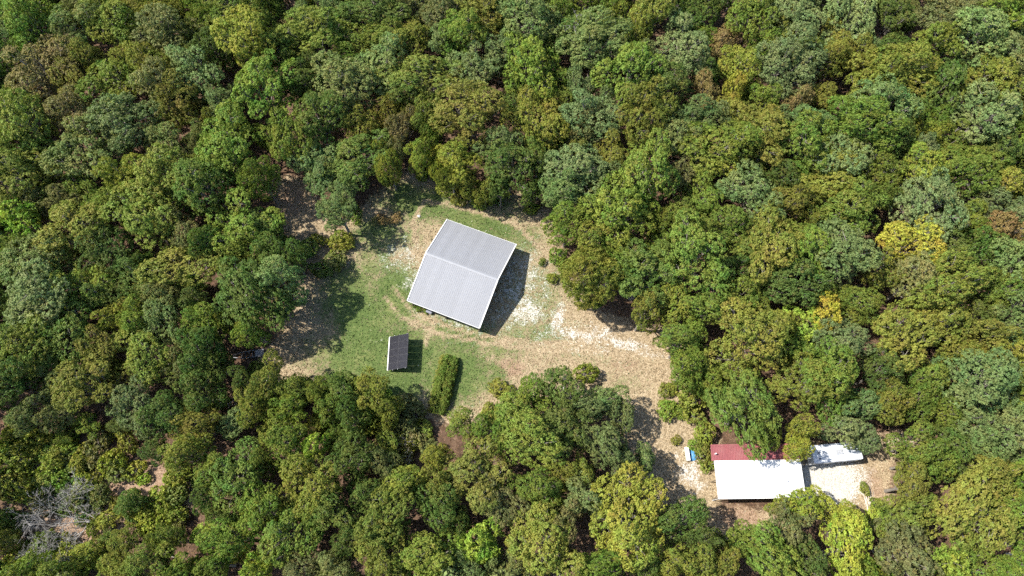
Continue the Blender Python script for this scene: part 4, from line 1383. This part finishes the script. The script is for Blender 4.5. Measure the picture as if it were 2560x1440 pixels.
# ------------------------------------------------------------------ grass, fallen leaves and the woods beyond the picture
def scatter(name, n, region, fn, label, cat, seed, mat):
    rng = np.random.default_rng(seed)
    P = np.column_stack([rng.uniform(region[0], region[1], n), rng.uniform(region[2], region[3], n)])
    keep, colr, h, w, lay = fn(rng, P)
    P, colr, h, w = P[keep], colr[keep], h[keep], w[keep]
    N = len(P)
    z = ground_z(P[:, 0], P[:, 1])
    a = rng.uniform(0, 2 * pi, N)
    d = np.column_stack([np.cos(a), np.sin(a), np.zeros(N)])
    up = np.column_stack([rng.normal(size=N) * .35, rng.normal(size=N) * .35, np.ones(N)])
    b = np.column_stack([P, z - .01])
    if lay:   # leaves lying nearly flat
        e = np.column_stack([-np.sin(a), np.cos(a), rng.uniform(-.3, .5, N)])
        b[:, 2] += rng.uniform(.015, .06, N)
        V = np.stack([b - d * w[:, None], b - e * h[:, None] * .6, b + d * w[:, None] + np.array([0, 0, .03]), b + e * h[:, None] * .6], 1)
    else:     # upright blades in a bent quad
        V = np.stack([b - d * w[:, None], b + d * w[:, None], b + d * w[:, None] * .4 + up * h[:, None], b - d * w[:, None] * .5 + up * h[:, None] * .85], 1)
    me = raw_mesh(name, V.reshape(-1, 3), np.arange(N * 4).reshape(N, 4), mat, np.repeat(colr, 4, 0))
    o = link(name, me)
    tag(o, label, cat, kind='stuff')


def tint_mat(name, rough=.9):
    m, n, l, out = new_mat(name)
    a = n.new('ShaderNodeAttribute')
    a.attribute_name = 'tint'
    b = n.new('ShaderNodeBsdfPrincipled')
    b.inputs['Roughness'].default_value = rough
    b.inputs['Specular IOR Level'].default_value = .15
    l.new(a.outputs['Color'], b.inputs['Base Color'])
    l.new(b.outputs[0], out.inputs[0])
    return m


def grass_fn(rng, P):
    op, g, gv, br = zones(P)
    n = len(P)
    isg = rng.uniform(size=n) < np.clip(g * 1.05, 0, .95)
    col_s = np.array([.41, .325, .215]) * rng.uniform(.4, 1.5, n)[:, None]
    col_b = np.array([.36, .25, .16]) * rng.uniform(.55, 1.3, n)[:, None]
    col_g = np.array([.105, .155, .046]) * rng.uniform(.6, 1.5, n)[:, None]
    c = np.where((rng.uniform(size=n) < br * .7)[:, None], col_b, col_s)
    c = np.where(isg[:, None], col_g, c)
    keep = (op > .45) & (rng.uniform(size=n) > gv * .75)
    return keep, c, rng.uniform(.06, .2, n), rng.uniform(.04, .11, n), False


def litter_fn(rng, P):
    op, g, gv, br = zones(P)
    n = len(P)
    c = np.array([.15, .095, .058]) * rng.uniform(.4, 1.5, n)[:, None] * np.column_stack([np.ones(n), rng.uniform(.8, 1.1, n), rng.uniform(.75, 1.2, n)])
    return op < rng.uniform(.35, .85, n), c, rng.uniform(.08, .16, n), rng.uniform(.08, .16, n), True


tm = tint_mat('grass_blades')
scatter('grass', 150000, (-48, 70, 2, 62), grass_fn, 'short mown green and dry straw coloured grass of the clearing', 'grass', 1, tm)
scatter('fallen_leaves', 150000, (-92, 98, -6, 78), litter_fn, 'brown fallen leaves covering the forest floor', 'leaf litter', 2, tm)


def build_outer_woods():
    """Woods that go on past the frame on every side."""
    rng = np.random.default_rng(91)
    pts = []
    cur = [(t['x'], t['y'], t['R']) for t in trees]
    for _ in range(9000):
        x, y = rng.uniform(-135, 135), rng.uniform(-20, 128)
        u, v, dep = pix(x, y, 9.0)
        R = rng.uniform(3.2, 4.6)
        rp = R * FPX / dep
        inside = -rp * .9 < u < 2560 + rp * .9 and -rp * .9 < v < 1440 + rp * .9
        far = u < -270 or u > 2830 or v < -170 or v > 1440 + 230
        if inside or far:
            continue
        if all((x - a) ** 2 + (y - b) ** 2 > (.72 * (R + r)) ** 2 for a, b, r in cur):
            cur.append((x, y, R))
            pts.append((x, y, R))
    VV, QQ, TT, CC = [], [], [], []
    base = 0
    cache = {}
    for x, y, R in pts:
        k = int(rng.integers(0, 4))
        if k not in cache:
            T, D, L = crown_points(np.random.default_rng(700 + k), 4.0, 1.15, 10, spacing=.75)
            out = unit(D * .7 + unit(T) * .25 + np.array([0, 0, .35]))
            cache[k] = leaves_mesh('x', np.random.default_rng(800 + k), T, out, np.full(len(T), .48), 8, .5, .34)
        V, Q, tint = cache[k]
        a = rng.uniform(0, 2 * pi)
        s = R / 4.0
        W = np.column_stack([(V[:, 0] * cos(a) - V[:, 1] * sin(a)) * s + x, (V[:, 0] * sin(a) + V[:, 1] * cos(a)) * s + y, V[:, 2] * s + 8.6 + rng.uniform(-.6, .8)])
        c = np.array(PAL[rng.choice(list('ggdbook'))]) * rng.uniform(.85, 1.15)
        VV.append(W)
        QQ.append(Q + base)
        base += len(V)
        TT.append(c[None, :] * (.5 + .45 * tint[:, :1] + .55 * tint[:, 1:2]))
    print('OUTER', len(pts), 'leaves', base // 4)
    me = raw_mesh('outer_woods', np.concatenate(VV), np.concatenate(QQ), tm, np.concatenate(TT))
    tag(link('outer_woods', me), 'continuing green woodland around the edges of the view', 'woodland', kind='stuff')


build_outer_woods()
tri = sum(len(m.polygons) * 2 for m in bpy.data.meshes)
print('TRIS', tri, 'OBJECTS', len(bpy.data.objects))
